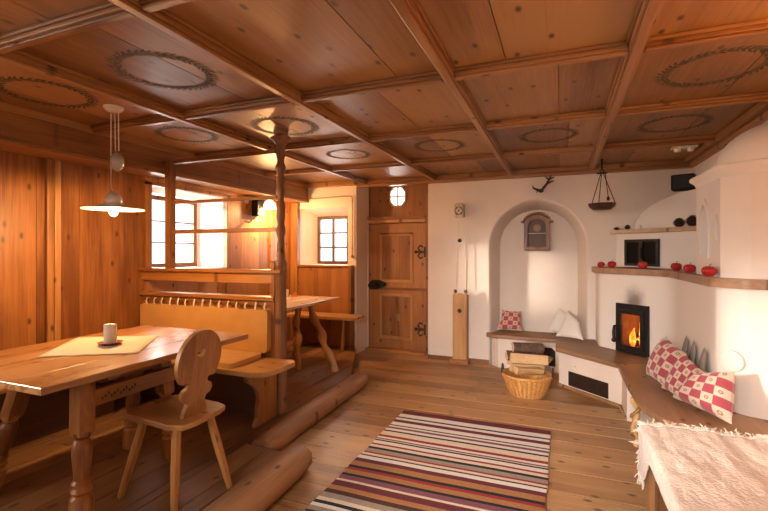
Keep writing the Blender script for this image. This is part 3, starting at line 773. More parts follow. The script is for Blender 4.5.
# second table behind
t = thing('side_table', (-2.88, 4.15, .1), 'smaller wooden table with wavy splayed legs by the back bench', 'table')
b = MB()
for x0, x1 in ((-3.26, -3.0), (-3.0, -2.75), (-2.75, -2.50)): b.box(x0 + .0005, x1 - .0005, 3.56, 4.76, .82, .85)
b.build('tabletop', wood('y', 'pale', .16, spec=.9), t, bevel=.003)
def wavy(a, c, par, ph):
    b = MB(); A = V(a); C = V(c); P = []; R = []; n = 22
    for i in range(n + 1):
        s = i / n; p = A.lerp(C, s); p.x += .016 * math.sin(s * 15 + ph); P.append(p); R.append(.042 + .010 * math.sin(s * 24 + ph + 1))
    b.tube(P, R, 12, flat=.75); b.build('leg', wood('z', 'table', .38), par, smooth=60)
wavy((-2.74, 4.2, .82), (-2.72, 4.18, .101), t, 0); wavy((-2.62, 4.26, .82), (-2.27, 4.24, .101), t, 1.5)
wavy((-3.05, 4.2, .82), (-3.10, 4.18, .101), t, 2); wavy((-3.10, 3.9, .82), (-3.24, 3.9, .101), t, 3)
b = MB(); b.box(-3.12, -2.60, 4.16, 4.28, .79, .819); b.build('batten', wood('x', 'pine'), t, bevel=.003)
b = MB(); b.box(-3.12, -2.76, 3.86, 3.94, .79, .819); b.build('batten', wood('x', 'pine'), t, bevel=.003)
b = MB(); b.lathe([(0, 0), (.022, 0), (.022, .085), (.018, .09), (0, .088)], (-3.10, 4.54, .851), 16)
o = b.build('candle', WAX, smooth=40); tag(o, 'slim white candle standing on the smaller table by the pole', 'candle')
b = MB(); b.add([(-3.09, 4.60, .851), (-3.0, 4.64, .851), (-3.04, 4.69, .851), (-3.05, 4.645, .915)], [(0, 1, 3), (1, 2, 3), (2, 0, 3), (0, 2, 1)])
o = b.build('napkin', plain('orange_paper', (.62, .16, .05), .8)); tag(o, 'folded orange napkin on the smaller table', 'napkin')

# bench with panelled back under the small window
t = thing('back_bench', (-3.0, 5.3, .1), 'wooden bench with high panelled back under the small back window', 'bench')
b = MB(); b.ext([fillet([(-3.53, 5.08), (-2.46, 5.08), (-2.46, 5.43), (-3.53, 5.43)], [0, .06, .03, 0], closed=True)], .515, .55); b.build('seat', wood('x', 'table', .3), t, bevel=.005)
b = MB(); x = -3.53
while x < -2.72:
    x1 = min(x + .27, -2.70); b.box(x, x1 - .002, 5.45, 5.475, .1, 1.19); x += .27
b.build('backrest', wood('z', 'door', .42), t)
b = MB(); b.box(-3.53, -2.68, 5.43, 5.505, 1.19, 1.215); b.build('cap_rail', wood('x', 'pine', .4), t, bevel=.004)
b = MB(); b.box(-2.70, -2.655, 5.40, 5.505, .1, 1.215); b.build('end_post', wood('z', 'door', .42), t, bevel=.004)
for lx in (-2.66, -3.4):
    b = MB(); b.tube([(lx, 5.14, .101), (lx - .01, 5.2, .514)], [.018, .022], 8); b.build('leg', wood('z', 'pine'), t, smooth=40)

# ================================================================== BACK WALL FURNISHING
t = thing('weight_clock', (-1.19, 5.57, 1.84), 'small painted clock movement high on the white wall with cords and dangling weight', 'clock')
b = MB(); b.box(-1.255, -1.135, 5.49, 5.575, 1.84, 2.0); b.box(-1.235, -1.155, 5.495, 5.57, 2.0, 2.015); b.build('movement', plain('worn_cream_paint', (.58, .46, .34), .6, var=.3, scale=40), t, bevel=.006)
b = MB()
for dx, dz in ((-.03, .035), (.03, .035), (-.03, -.035), (.03, -.03), (0, 0)): b.ball((-1.195 + dx, 5.489, 1.92 + dz), .009, 8)
b.ring((-1.195, 5.489, 1.92), .048, .004, (0, 1, 0)); b.build('dial', IRON, t, smooth=50)
b = MB(); b.tube([(-1.20, 5.505, 1.84), (-1.235, 5.505, .93)], .0045, 6); b.tube([(-1.125, 5.51, 1.66), (-1.105, 5.51, .93)], .004, 6); b.tube([(-1.185, 5.505, 1.84), (-1.185, 5.505, 1.56)], .0025, 6); b.build('cord', CORD, t)
b = MB(); b.ball((-1.185, 5.50, 1.545), .026); b.build('weight', IRON, t, smooth=80)
t = thing('clock_case', (-1.17, 5.5, 0), 'tall narrow wooden weight case with round hole standing against the white wall', 'clock case')
M = axes((0, 5.46, 0), (1, 0, 0), (0, 0, 1)); b = MB()
hole = [(-1.175 + .028 * math.cos(a), .665 + .028 * math.sin(a)) for a in [2 * math.pi * i / 20 for i in range(20)]]
fr = [(-1.262, .06), (-1.09, .06), (-1.085, .86), (-1.095, .90), (-1.12, .87), (-1.15, .885), (-1.2, .885), (-1.225, .87), (-1.245, .90), (-1.262, .86)]
b.ext([fr, hole], .0, .018, M); b.build('front_board', wood('z', 'table', .4), t, bevel=.003)
b = MB(); b.box(-1.266, -1.246, 5.462, 5.57, .06, .86); b.box(-1.108, -1.086, 5.462, 5.57, .06, .86); b.build('side_boards', wood('z', 'pine', .4), t, bevel=.002)
b = MB(); b.box(-1.245, -1.109, 5.482, 5.57, .06, .86); b.build('hole_shade', DARK_MATTE, t)  # dark block stands in for the shade seen through the round hole
b = MB(); b.box(-1.29, -1.06, 5.41, 5.56, 0.001, .06); b.build('plinth', wood('x', 'pine'), t, bevel=.005)
for xx in (-1.235, -1.105):
    b = MB(); b.lathe([(0, 0), (.016, 0), (.022, .02), (.018, .04), (0, .045)], (xx, 5.47, .885), 14); b.build('finial', wood('z', 'dark'), t, smooth=50)

# shrine clock in the niche
t = thing('niche_clock', (-.28, 5.82, 1.41), 'small arched wooden cabinet clock hanging in the plaster niche', 'clock')
yb = 5.855; M = axes((0, yb - .13, 0), (1, 0, 0), (0, 0, 1)); cx = -.275
def archo(w, z0, zs, top, n=14): return [(cx - w, z0), (cx + w, z0)] + [(cx + w * math.cos(math.pi * i / n), zs + top * math.sin(math.pi * i / n)) for i in range(n + 1)]
b = MB(); b.ext([archo(.150, 1.42, 1.74, .12), archo(.105, 1.47, 1.70, .10)], -.0, .022, M); b.build('front_frame', wood('z', 'door', .45), t, bevel=.004)
b = MB(); b.box(cx - .148, cx - .13, yb - .128, yb, 1.42, 1.76); b.box(cx + .13, cx + .148, yb - .128, yb, 1.42, 1.76); b.box(cx - .13, cx + .13, yb - .128, yb, 1.42, 1.44); b.box(cx - .13, cx + .13, yb - .012, yb, 1.44, 1.85); b.build('case', wood('z', 'dark', .5), t)
arcp = [(cx + .15 * math.cos(math.pi * i / 16), 1.745 + .115 * math.sin(math.pi * i / 16)) for i in range(17)]
pth = [(cx + .19, yb - .08, 1.765), (cx + .165, yb - .08, 1.765)] + [(p[0], yb - .08, p[1] + .012) for p in arcp] + [(cx - .165, yb - .08, 1.765), (cx - .19, yb - .08, 1.765)]
b = MB()
for (p0, p1) in zip(pth, pth[1:]):
    A = V(p0); B = V(p1); d = (B - A).normalized(); nn = V((d.z, 0, -d.x)); 
    if nn.z < 0: nn = -nn
    vs = [A + V((0, -.075, 0)), B + V((0, -.075, 0)), B + V((0, .07, 0)), A + V((0, .07, 0))]
    vs += [p + nn * .022 for p in vs]
    b.add(vs, [(0, 1, 2, 3), (7, 6, 5, 4), (0, 4, 5, 1), (1, 5, 6, 2), (2, 6, 7, 3), (3, 7, 4, 0)])
b.build('hood', wood('x', 'beam', .45), t)
b = MB(); b.lathe([(.045, 0), (.047, .006), (.03, .009), (0, .008)], (0, 0, 0), 24, axes((cx, yb - .06, 1.70), (1, 0, 0), (0, 0, 1))); b.build('dial', plain('old_dial', (.30, .18, .09), .5), t, smooth=40)
b = MB(); b.box(cx - .105, cx + .105, yb - .12, yb - .10, 1.625, 1.635); b.build('glazing_bar', wood('x', 'pale'), t)

# antlers on the wall above the niche
t = thing('antlers', (-.2, 5.56, 2.15), 'small dark antlers mounted on the wall above the niche', 'antlers')
b = MB(); y0 = 5.575; dk = plain('antler_horn', (.05, .025, .016), .6, var=.4, scale=40)
pp = [(-.215, y0 - .012, 2.135), (-.19, y0 - .05, 2.16), (-.155, y0 - .07, 2.20), (-.13, y0 - .07, 2.25), (-.105, y0 - .06, 2.30)]
b.tube(pp, [.014, .016, .014, .011, .004], 8); b.tube([pp[2], (-.10, y0 - .08, 2.225), (-.075, y0 - .07, 2.23)], [.010, .008, .003], 8); b.tube([pp[3], (-.165, y0 - .075, 2.275), (-.17, y0 - .07, 2.30)], [.009, .007, .003], 8); b.tube([pp[3], (-.09, y0 - .07, 2.27), (-.065, y0 - .07, 2.275)], [.009, .007, .003], 8)
b.build('antler', dk, t, smooth=60)
b = MB(); pp = [(-.23, y0 - .012, 2.135), (-.265, y0 - .05, 2.14), (-.30, y0 - .07, 2.155), (-.32, y0 - .07, 2.19)]
b.tube(pp, [.014, .015, .011, .003], 8); b.tube([pp[1], (-.26, y0 - .07, 2.115), (-.27, y0 - .075, 2.10)], [.009, .007, .003], 8); b.build('antler', dk, t, smooth=60)
b = MB(); b.ball((-.222, y0 - .012, 2.13), .03, 10, (1, .38, .8)); b.build('skull_plate', dk, t, smooth=60)

# hanging pan
HX, HY = .40, 5.16
t = thing('hanging_pan', (HX, HY, ZC), 'dark scale pan hung by three chains from the ceiling before the back wall', 'hanging pan')
b = MB(); b.lathe([(.0, 0), (.085, 0), (.12, .03), (.132, .055), (.136, .055), (.124, .024), (.088, -.008), (0, -.008)], (HX, HY, 1.855), 32); b.build('pan', plain('aged_copper', (.10, .06, .04), .45, .7, .3, 20), t, smooth=40)
for i in range(3):
    a = math.radians(100 + 120 * i); b = MB(); A = V((HX + .128 * math.cos(a), HY + .128 * math.sin(a), 1.91)); B = V((HX + .01 * math.cos(a), HY + .01 * math.sin(a), 2.24)); n = 26
    for j in range(n):
        p = A.lerp(B, j / n); d = (B - A).normalized(); b.tube([p - d * .001, p + d * .0155], .0048 if j % 2 else .0035, 6)
    b.build('chain', IRON, t)
b = MB(); b.ring((HX, HY, 2.25), .018, .005, (0, 1, 0)); b.tube([(HX, HY, 2.265), (HX, HY, ZC - .001)], .008, 8); b.box(HX - .05, HX + .05, HY - .006, HY + .006, 2.222, 2.236); b.lathe([(.0, -.02), (.014, -.01), (.014, .02), (0, .03)], (HX + .055, HY - .05, 1.95), 10); b.tube([(HX + .055, HY - .05, 1.975), (HX + .03, HY - .01, 2.23)], .004, 6); b.build('hook', IRON, t, smooth=50)

# ceiling fitting
t = thing('ceiling_spotlight', (1.06, 4.85, ZC), 'small white ceiling fitting near the right corner of the ceiling', 'ceiling light')
b = MB(); b.box(.96, 1.16, 4.78, 4.88, ZC - .018, ZC - .001); b.build('plate', PORC, t, bevel=.004)
for xx in (1.01, 1.11):
    b = MB(); b.lathe([(.026, -.03), (.03, -.012), (.03, 0)], (xx, 4.83, ZC - .019), 16); b.build('spot', PORC, t, smooth=40)

# ================================================================== STOVE
YB = 5.572; XW = 1.292
chain = [(.37, YB), (.37, 5.19), (.93, 4.63), (.93, 3.43), (1.06, 3.30), (XW, 3.23)]
rad = [0, .05, .19, .03, .03, 0]
t = thing('masonry_stove', (.93, 4.6, .4), 'white plastered masonry stove with oven tower and glowing fire door in the right corner', 'stove')
sm = fillet(chain, rad, 8)
def closed(c): return [(x, y) for x, y in c] + [(XW, YB)]
def clampc(c): return [(min(x, XW), min(y, YB)) for x, y in c]
dv = V((.7071, -.7071)); nv = V((.7071, .7071)); dc = V((.655, 4.905))
hw, dp = .135, .30
n0 = dc - dv * hw; n1 = dc + dv * hw
notch = [tuple(n0), tuple(n0 + nv * dp), tuple(n1 + nv * dp), tuple(n1)]
i_after = next(i for i, p in enumerate(sm) if p[0] > n1.x)
b = MB()
b.ext([closed(sm)], .402, .45); b.ext([closed(sm[:i_after] + notch + sm[i_after:])], .45, .85); b.ext([closed(sm)], .85, 1.175)
b.build('stove_body', STOVE_B, t, smooth=35)
# firebox lining
b = MB()
M45 = axes((dc.x, dc.y, 0), (dv.x, dv.y, 0), (0, 0, 1))       # local x along the face, y up, z out of the face
for x0, x1, y0, y1, z0, z1 in ((-hw + .001, -hw + .006, .451, .849, -dp + .004, -.002), (hw - .006, hw - .001, .451, .849, -dp + .004, -.002), (-hw + .006, hw - .006, .451, .456, -dp + .004, -.002), (-hw + .006, hw - .006, .844, .849, -dp + .004, -.002), (-hw + .006, hw - .006, .456, .844, -dp + .002, -dp + .008)):
    b.box(x0, x1, y0, y1, z0, z1, M45)
b.build('firebox', plain('fire_clay', (.16, .08, .045), .9, var=.4, scale=12), t)
W2 = .173
b = MB(); b.ext([[(-W2, .408), (W2, .408), (W2, .888), (-W2, .888)], [(-.115, .47), (.115, .47), (.115, .80), (-.115, .80)]], .001, .03, M45)
b.ext([[(-.135, .45), (.135, .45), (.135, .83), (-.135, .83)], [(-.10, .485), (.10, .485), (.10, .79), (-.10, .79)]], .03, .045, M45)
fd = b.build('fire_door', IRON, t, bevel=.005)
b = MB(); b.box(-.112, .112, .472, .798, .018, .022, M45); b.build('pane', FIREGLASS, fd)
b = MB(); b.tube([M45 @ V((-.145, .66, .03)), M45 @ V((-.150, .66, .075)), M45 @ V((-.150, .60, .085)), M45 @ V((-.150, .53, .08))], [.012, .014, .016, .014], 10); b.ball(M45 @ V((-.150, .52, .08)), .024); b.build('handle', IRON, fd, smooth=60)
# shelf
oc = clampc(fillet(offset_chain(chain, .045), [0, .04, .12, .03, .03, 0], 6)); oc[0] = (oc[0][0], YB); oc[-1] = (XW, oc[-1][1])
b = MB(); b.ext([closed(oc)], 1.176, 1.235); b.build('shelf', wood('y', 'seat', .38), t, bevel=.012, bang=60)
# middle body behind, with oven door
mb = [(.575, YB), (XW, 4.855)]
b = MB(); b.ext([mb + [(XW, YB)]], 1.236, 1.60); b.build('oven_body', STOVE_W, t, bevel=.008)
b = MB(); b.ext([[(.515, YB), (.535, 5.54), (XW, 4.80), (XW, YB)]], 1.60, 1.645); b.build('upper_shelf', wood('x', 'pale', .5), t, bevel=.008)
oc2 = (V((.80, 5.35)) - V((0, .003))); M2 = axes((oc2.x, oc2.y, 0), (dv.x, dv.y, 0), (0, 0, 1))
b = MB(); b.ext([[(-.193, 1.250), (.193, 1.250), (.193, 1.535), (-.193, 1.535)], [(-.165, 1.275), (-.022, 1.275), (-.022, 1.51), (-.165, 1.51)], [(.022, 1.275), (.165, 1.275), (.165, 1.51), (.022, 1.51)]], .003, .028, M2); od = b.build('oven_door', IRON, t, bevel=.004)
b = MB(); b.box(-.17, .17, 1.27, 1.515, .004, .012, M2); b.build('pane', plain('dark_oven_glass', (.010, .007, .006), .6, spec=.08), od)
b = MB(); b.box(-.012, .012, 1.33, 1.45, .03, .045, M2); b.build('handle', IRON, od, bevel=.003)
# vault over the oven
b = MB(); A = V((.755, 5.565)); n = 26; L_ = .845; vs = []
for i in range(n + 1):
    s = L_ * (i / n) ** 1.4; z = 1.645 + (.375 * math.sqrt(max(0, 1 - ((.80 - s) / .80) ** 2)) if s < .8 else .375)
    p = A + dv * s; x = min(p.x, XW)
    vs += [(x, p.y, 1.646), (x, p.y, z), (x, YB, z)]
fs = []
for i in range(n):
    a = 3 * i; c = 3 * (i + 1); fs += [(a, c, c + 1, a + 1), (a + 1, c + 1, c + 2, a + 2)]
b.add(vs, fs); b.build('oven_vault', STOVE_W, t, smooth=40)
# tower
TX = .95
b = MB(); b.ext([[(XW, 3.97), (1.01, 3.97), (1.01, 3.435), (TX, 3.43), (1.07, 3.305), (XW, 3.235)]], 1.236, 1.90)
pa = [(3.665, 1.385), (3.825, 1.385)] + fillet([(3.825, 1.60), (3.82, 1.68), (3.745, 1.745), (3.67, 1.68), (3.665, 1.60)], [0, .07, .02, .07, 0], 5)
Mx = axes((0, 0, 0), (0, 1, 0), (0, 0, 1))
b.ext([[(3.43, 1.236), (3.97, 1.236), (3.97, 1.90), (3.43, 1.90)], pa], TX, 1.01, Mx)
b.build('oven_tower', STOVE_W, t, smooth=20)
po = [(3.635, 1.355), (3.855, 1.355)] + fillet([(3.855, 1.60), (3.85, 1.70), (3.745, 1.785), (3.64, 1.70), (3.635, 1.60)], [0, .08, .02, .08, 0], 5)
b = MB(); b.ext([po, pa], TX - .016, TX, Mx); b.build('niche_frame', STOVE_W, t, bevel=.006)
b = MB(); b.ring((TX, 3.505, 1.555), .085, .006, (1, 0, 0), 28, 6, 1.0, .42); b.build('relief_ring', STOVE_W, t, smooth=60)
tc_ = [(XW, 3.97), (TX, 3.97), (TX, 3.43), (1.07, 3.305), (XW, 3.235)]
b = MB(); rr = []
for i, (d, z) in enumerate([(.0, 1.878), (.004, 1.885), (.008, 1.897), (.016, 1.910), (.026, 1.919), (.034, 1.928), (.037, 1.938), (.037, 1.95), (.030, 1.958), (.0, 1.960)]):
    c = offset_chain(tc_, d); c = [(min(x, XW), y) for x, y in c]; c[-1] = (XW, c[-1][1]); c[0] = (XW, c[0][1]); rr.append([(x, y, z) for x, y in c])
for A_, B_ in zip(rr, rr[1:]): b.add(A_ + B_, [(i, i + 5, i + 6, i + 1) for i in range(4)])
b.add(rr[-1], [(4, 3, 2, 1, 0)])
b.build('cornice', STOVE_W, t, smooth=42)
b = MB(); n = 14; vs = []; cxx, cyy, r = XW, 3.50, .34
for i in range(n + 1):
    ph = math.pi / 2 * i / n
    for j in range(n * 2 + 1):
        th = math.pi / 2 + math.pi * j / (2 * n)
        vs.append((cxx + r * math.cos(ph) * math.cos(th), cyy + r * .95 * math.cos(ph) * math.sin(th), 1.952 + .27 * math.sin(ph)))
m_ = 2 * n + 1
b.add(vs, [(i * m_ + j, i * m_ + j + 1, (i + 1) * m_ + j + 1, (i + 1) * m_ + j) for i in range(n) for j in range(m_ - 1)])
b.build('dome', STOVE_W, t, smooth=80)
# round clean-out cover
fa = V((.995, 3.365)); fb = V((1.06 - .93, 3.30 - 3.43)).normalized(); Mp = axes((.998, 3.362, .72), (fb.x, fb.y, 0), (0, 0, 1))
b = MB(); b.lathe([(.066, .001), (.066, .02), (.056, .027), (.0, .029)], (0, 0, 0), 32, Mp); b.build('cleanout_cover', STOVE_W, t, smooth=35)

# fire
fo = M45 @ V((0, .458, -.15))
for i, (a, c, r, lab) in enumerate((((-.10, .030, -.13), (.10, .034, -.18), .030, 'charred log lying lowest in the stove fire'), ((-.09, .095, -.21), (.08, .10, -.11), .026, 'charred log lying across the other in the stove fire'))):
    b = MB(); b.tube([M45 @ (V((a[0], .456 + a[1], a[2]))), M45 @ V((c[0], .456 + c[1], c[2]))], r, 10)
    o = b.build('burning_log', plain('charred_wood%d' % i, (.03, .015, .01), .9, var=.5, scale=40), smooth=50); tag(o, lab, 'log')
b = MB(); rn = random.Random(5)
for i in range(18):
    px = rn.uniform(-.09, .09); pz = rn.uniform(-.24, -.05); h = rn.uniform(.14, .36) * (1 - abs(px - .02) * 5); w = rn.uniform(.016, .034)
    P = []; R = []
    for j in range(9):
        s = j / 8; P.append(M45 @ V((px + .02 * math.sin(s * 5 + i) * s, .462 + s * h, pz + .01 * math.sin(s * 4 + i)))); R.append(max(.0008, w * math.sin(math.pi * (s * .85 + .12)) * (1 - s * .35)))
    b.tube(P, R, 7, flat=.7)
o = b.build('flames', FLAME, smooth=80); tag(o, 'orange flames burning behind the stove fire door', 'fire', kind='stuff')

# ---- stove bench
t = thing('stove_bench', (.3, 4.8, 0), 'white plastered bench with wooden seat curving round the stove', 'bench')
b = MB()
full = [(-.80, 5.57), (-.71, 5.47), (-.02, 5.47), (-.02, 4.97), (.507, 4.46), (.507, 4.13), (1.29, 4.13), (1.29, 5.57)]
nt_ = [(-.80, 5.57), (-.71, 5.47), (-.45, 5.47), (-.45, 5.567), (-.06, 5.567), (-.06, 5.47), (-.02, 5.47), (-.02, 4.97), (.507, 4.46), (.507, 4.13), (1.29, 4.13), (1.29, 5.57)]
b.ext([full], .001, .07); b.ext([nt_], .07, .285); b.ext([full], .285, .354)
My = axes((0, 0, 0), (1, 0, 0), (0, 0, 1))
b.ext([[(-.45, .285), (-.45, .245), (-.41, .285)]], -5.56, -5.47, My); b.ext([[(-.06, .285), (-.10, .285), (-.06, .245)]], -5.56, -5.47, My)
b.ext([fillet([(.575, 3.45), (.575, 3.18), (.70, 3.02), (.86, 2.965), (1.29, 2.95), (1.29, 4.13), (.85, 4.13), (.85, 3.45)], [.05, .1, .1, .1, 0, 0, 0, 0], closed=True)], .001, .354)
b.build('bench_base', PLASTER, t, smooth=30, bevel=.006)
b = MB(); b.box(-.449, -.061, 5.562, 5.5665, .072, .284); b.box(-.449, -.061, 5.475, 5.562, .0705, .074); b.build('log_opening', DARK_MATTE, t)  # dark lining on the back and floor of the opening
bb = [(-.02, 4.97), (.507, 4.46), (.507, 4.13)]; ob = offset_chain(bb, .022)
b = MB(); b.ext([bb + ob[::-1]], .001, .03); b.build('plinth', wood('x', 'floor'), t, bevel=.004)
c2 = V((.244, 4.7255)); Mv = axes((c2.x - .0, c2.y, 0), (.718, -.695, 0), (0, 0, 1))
b = MB(); b.box(-.237, .237, .035, .185, .001, .008, Mv); vp = b.build('vent_plate', plain('rusty_plate', (.035, .018, .012), .6, .4, .3, 20), t, bevel=.002)
b = MB(); b.ball(Mv @ V((-.15, .235, .006)), .02, 10, (1, 1, 1)); b.build('knob', PORC, t, smooth=60)
S1 = fillet([(-.715, 5.845), (-.80, 5.575), (-.86, 5.575), (-.86, 5.51), (-.73, 5.43), (-.05, 5.42), (.37, 5.42), (.36, 5.575), (.265, 5.575), (.19, 5.845)], [0, 0, 0, .03, .06, 0, 0, 0, 0, 0], closed=True)
b = MB(); b.ext([S1], .355, .40); b.build('seat', wood('x', 'seat', .36), t, bevel=.008)
S2 = [(-.05, 5.417), (-.055, 4.955), (.47, 4.435), (.90, 4.60), (.37, 5.22), (.37, 5.417)]
b = MB(); b.ext([S2], .355, .4005); b.build('seat', wood('x', 'seat', .36, rot=math.radians(45)), t, bevel=.008)
S3 = fillet([(.4735, 4.434), (.47, 3.80), (.485, 3.35), (.55, 3.10), (.70, 2.96), (.90, 2.905), (1.292, 2.89), (1.292, 4.75), (.93, 4.615)], [0, .1, .25, .15, .15, .1, 0, 0, 0], 6, closed=True)
b = MB(); b.ext([S3], .355, .40); b.build('seat', wood('y', 'seat', .36), t, bevel=.008)
b = MB(); P = []; R = []
for i in range(21):
    s = i / 20; P.append(V((.495 + .016 * math.sin(s * 11), 3.60 + .012 * math.sin(s * 8 + 1), .001 + s * .353))); R.append(.017 + .006 * math.sin(s * 23))
b.tube(P, R, 10)
P = [V((.495 + .026 * math.cos(i * .75), 3.60 + .02 * math.sin(i * .75), .03 + i * .0155)) for i in range(20)]; b.tube(P, [.011 + .003 * math.sin(i * 1.7) for i in range(20)], 8)
b.build('support_post', wood('z', 'gold', .4), t, smooth=60)

# firewood lying in the opening
b = MB(); b.tube([(-.11, 5.50, .135), (-.115, 5.555, .135)], .045, 12); b.build('_', wood('y', 'fire')) if False else None
def split_log(name, a, c, r, label, group, tone='fire', seed=0):
    b = MB(); A = V(a); C = V(c); d = (C - A).normalized(); x = d.orthogonal().normalized(); y = d.cross(x); rn = random.Random(seed)
    prof = []
    n = 14; cut = rn.uniform(0, 6.28)
    for j in range(n):
        a_ = 2 * math.pi * j / n; rr = r * (1 + .10 * noise.noise(V((math.cos(a_) * 2, math.sin(a_) * 2, seed))))
        q = V((math.cos(a_) * rr, math.sin(a_) * rr)); e = V((math.cos(cut), math.sin(cut)))
        k_ = q.dot(e)
        if k_ > r * .35: q -= e * (k_ - r * .35)
        prof.append(q)
    vs = [A + x * q.x + y * q.y for q in prof] + [C + x * q.x * .95 + y * q.y * .95 for q in prof]
    b.add(vs, [(j, (j + 1) % n, (j + 1) % n + n, j + n) for j in range(n)])
    lg = b.build(name, wood('x', tone, .6) if seed % 3 else BARK, smooth=40)
    em = plain('log_end_%d' % seed, (.62, .42, .24), .8, var=.2, scale=30)
    for q_, f_ in (([p - d * .0008 for p in vs[:n]], tuple(range(n - 1, -1, -1))), ([p + d * .0008 for p in vs[n:]], tuple(range(n)))):
        e_ = MB(); e_.add(q_, [f_]); e_.build('cut_end', em, lg)
    tag(lg, label, 'log', group); return lg
split_log('firewood_log', (-.13, 5.485, .125), (-.12, 5.55, .125), .048, 'short firewood log lying in the dark opening of the stove bench', None, seed=4)

# basket with logs
t = thing('log_basket', (-.31, 4.55, 0), 'round wicker basket holding split firewood in front of the stove bench', 'basket')
BXc, BYc = -.31, 4.55
b = MB(); n = 60; rows = 26; vs = []; fs = []
for i in range(rows + 1):
    s = i / rows; r = .155 + .075 * s ** .8; z = .004 + .19 * s
    for j in range(n):
        w = .0045 * (1 if (j // 2 + i) % 2 else -1); a = 2 * math.pi * j / n
        vs.append((BXc + (r + w) * math.cos(a), BYc + (r + w) * math.sin(a), z))
for i in range(rows):
    for j in range(n):
        a = i * n + j; c = i * n + (j + 1) % n; fs.append((a, c, c + n, a + n))
b.add(vs, fs); b.lathe([(0, .003), (.155, .003)], (BXc, BYc, 0), 40); b.build('woven_body', WICK, t, smooth=60, solid=.008)
b = MB(); b.ring((BXc, BYc, .197), .232, .013, n=48); b.ring((BXc, BYc, .008), .155, .010, n=40); b.build('rim', WICK, t, smooth=60)
for sg in (-1, 1):
    b = MB(); P = [(BXc + sg * .235, BYc - .07 + .14 * s, .20 + .075 * math.sin(math.pi * s)) for s in [i / 12 for i in range(13)]]; b.tube(P, .009, 8); b.build('handle', plain('dark_wicker%d' % sg, (.06, .03, .02), .6), t, smooth=60)
G = 'firewood in the basket'
LG = [((-.40, 4.40, .275), (-.17, 4.52, .258), .050, 'split log lying at the front of the basket pile, lowest'), ((-.46, 4.48, .275), (-.17, 4.63, .262), .048, 'split log in the middle of the basket pile, under the others'), ((-.49, 4.60, .278), (-.26, 4.72, .268), .046, 'split log at the back of the basket pile, lowest row'),
      ((-.45, 4.41, .374), (-.12, 4.53, .350), .050, 'pale split log on top of the front logs in the basket'), ((-.50, 4.52, .374), (-.17, 4.66, .358), .052, 'bark-covered log lying on the back logs in the basket'), ((-.44, 4.46, .470), (-.17, 4.59, .455), .048, 'topmost log of the basket pile')]
for i, (a, c, r, lab) in enumerate(LG): split_log('firewood_log', a, c, r, lab, G, seed=[1, 2, 5, 7, 3, 6][i])

# ---- apples, cones and things on the stove
def apple(loc, r, label, seed):
    t = thing('apple', loc, label, 'apple', 'red apples on the stove shelf')
    b = MB(); n = 16; pr = []
    for i in range(n + 1):
        a = math.pi * i / n; rr = r * (math.sin(a) * (1.0 + .10 * math.cos(a + math.pi)) + 0); z = r * .88 * (1 - math.cos(a)) - r * .16 * math.exp(-((math.pi - a) / .35) ** 2) + r * .06 * math.exp(-(a / .35) ** 2)
        pr.append((max(rr, 0), z))
    b.lathe(pr, loc, 20); b.build('flesh', APPLE, t, smooth=80)
    b = MB(); L0 = V(loc); b.tube([L0 + V((0, 0, r * 1.60)), L0 + V((r * .1, 0, r * 1.85)), L0 + V((r * .28, 0, r * 2.05))], r * .06, 6); b.build('stalk', wood('z', 'dark'), t)
for loc, r, lab, i in (((.395, 5.20, 1.2355), .036, 'small red apple at the far left end of the stove shelf', 0), ((.49, 5.125, 1.2355), .041, 'red apple second from the left end of the stove shelf', 1),
                     ((.735, 4.89, 1.2355), .043, 'red apple on the stove shelf in front of the black oven door', 2), ((.93, 4.50, 1.2355), .042, 'red apple on the stove shelf just left of the tower', 3),
                     ((.918, 4.02, 1.2355), .042, 'red apple on the stove shelf below the left edge of the arched tower niche', 4), ((.898, 3.46, 1.2355), .043, 'biggest red apple, on the stove shelf nearest the tower corner', 5)):
    apple(loc, r, lab, i)

def cone(loc, r, h, label, grp):
    b = MB(); L0 = V(loc); b.lathe([(0, 0), (r * .55, h * .05), (r * .7, h * .35), (r * .45, h * .75), (0, h * .97)], loc, 12)
    rows = 8
    for i in range(rows):
        s = i / rows; z = h * (.06 + .86 * s); rr = r * math.sin(math.pi * (.25 + .68 * s)) ; m = 10
        for j in range(m):
            a = 2 * math.pi * (j + (i % 2) * .5) / m; d = V((math.cos(a), math.sin(a), 0)); sd = V((-d.y, d.x, 0)); w = rr * .33
            p = L0 + V((0, 0, z)) + d * rr * .55
            b.add([p, p + d * rr * .25 + sd * w + V((0, 0, h * .02)), p + d * rr * .5 + V((0, 0, h * .07)), p + d * rr * .25 - sd * w + V((0, 0, h * .02)), p + d * rr * .2 + V((0, 0, h * .10))], [(0, 1, 2, 3), (4, 1, 0), (4, 2, 1), (4, 3, 2), (4, 0, 3)])
    o = b.build('pine_cone', CONE); tag(o, label, 'pine cone', grp); return o
cone((1.075, 5.085, 1.646), .055, .095, 'large dark pine cone, the left one of the pair beside the tower', 'pine cones on the upper stove shelf')
cone((1.165, 5.00, 1.646), .058, .115, 'large dark pine cone touching the tower on the upper shelf', 'pine cones on the upper stove shelf')
cone((.575, 5.535, 1.646), .03, .035, 'small flat pine cone at the left end of the upper stove shelf', 'pine cones on the upper stove shelf')
cone((.675, 5.455, 1.646), .032, .055, 'small upright pine cone second from the left on the upper stove shelf', 'pine cones on the upper stove shelf')
b = MB(); b.lathe([(0, 0), (.022, 0), (.024, .04), (.021, .04), (.019, .02), (0, .02)], (.77, 5.375, 1.646), 16); o = b.build('tealight_glass', PORC, smooth=40); tag(o, 'tiny pale tealight glass beside the small cones on the upper stove shelf', 'tealight')
t = thing('loudspeaker', (1.16, 5.23, 2.022), 'black loudspeaker box standing on the oven vault below the ceiling', 'loudspeaker')
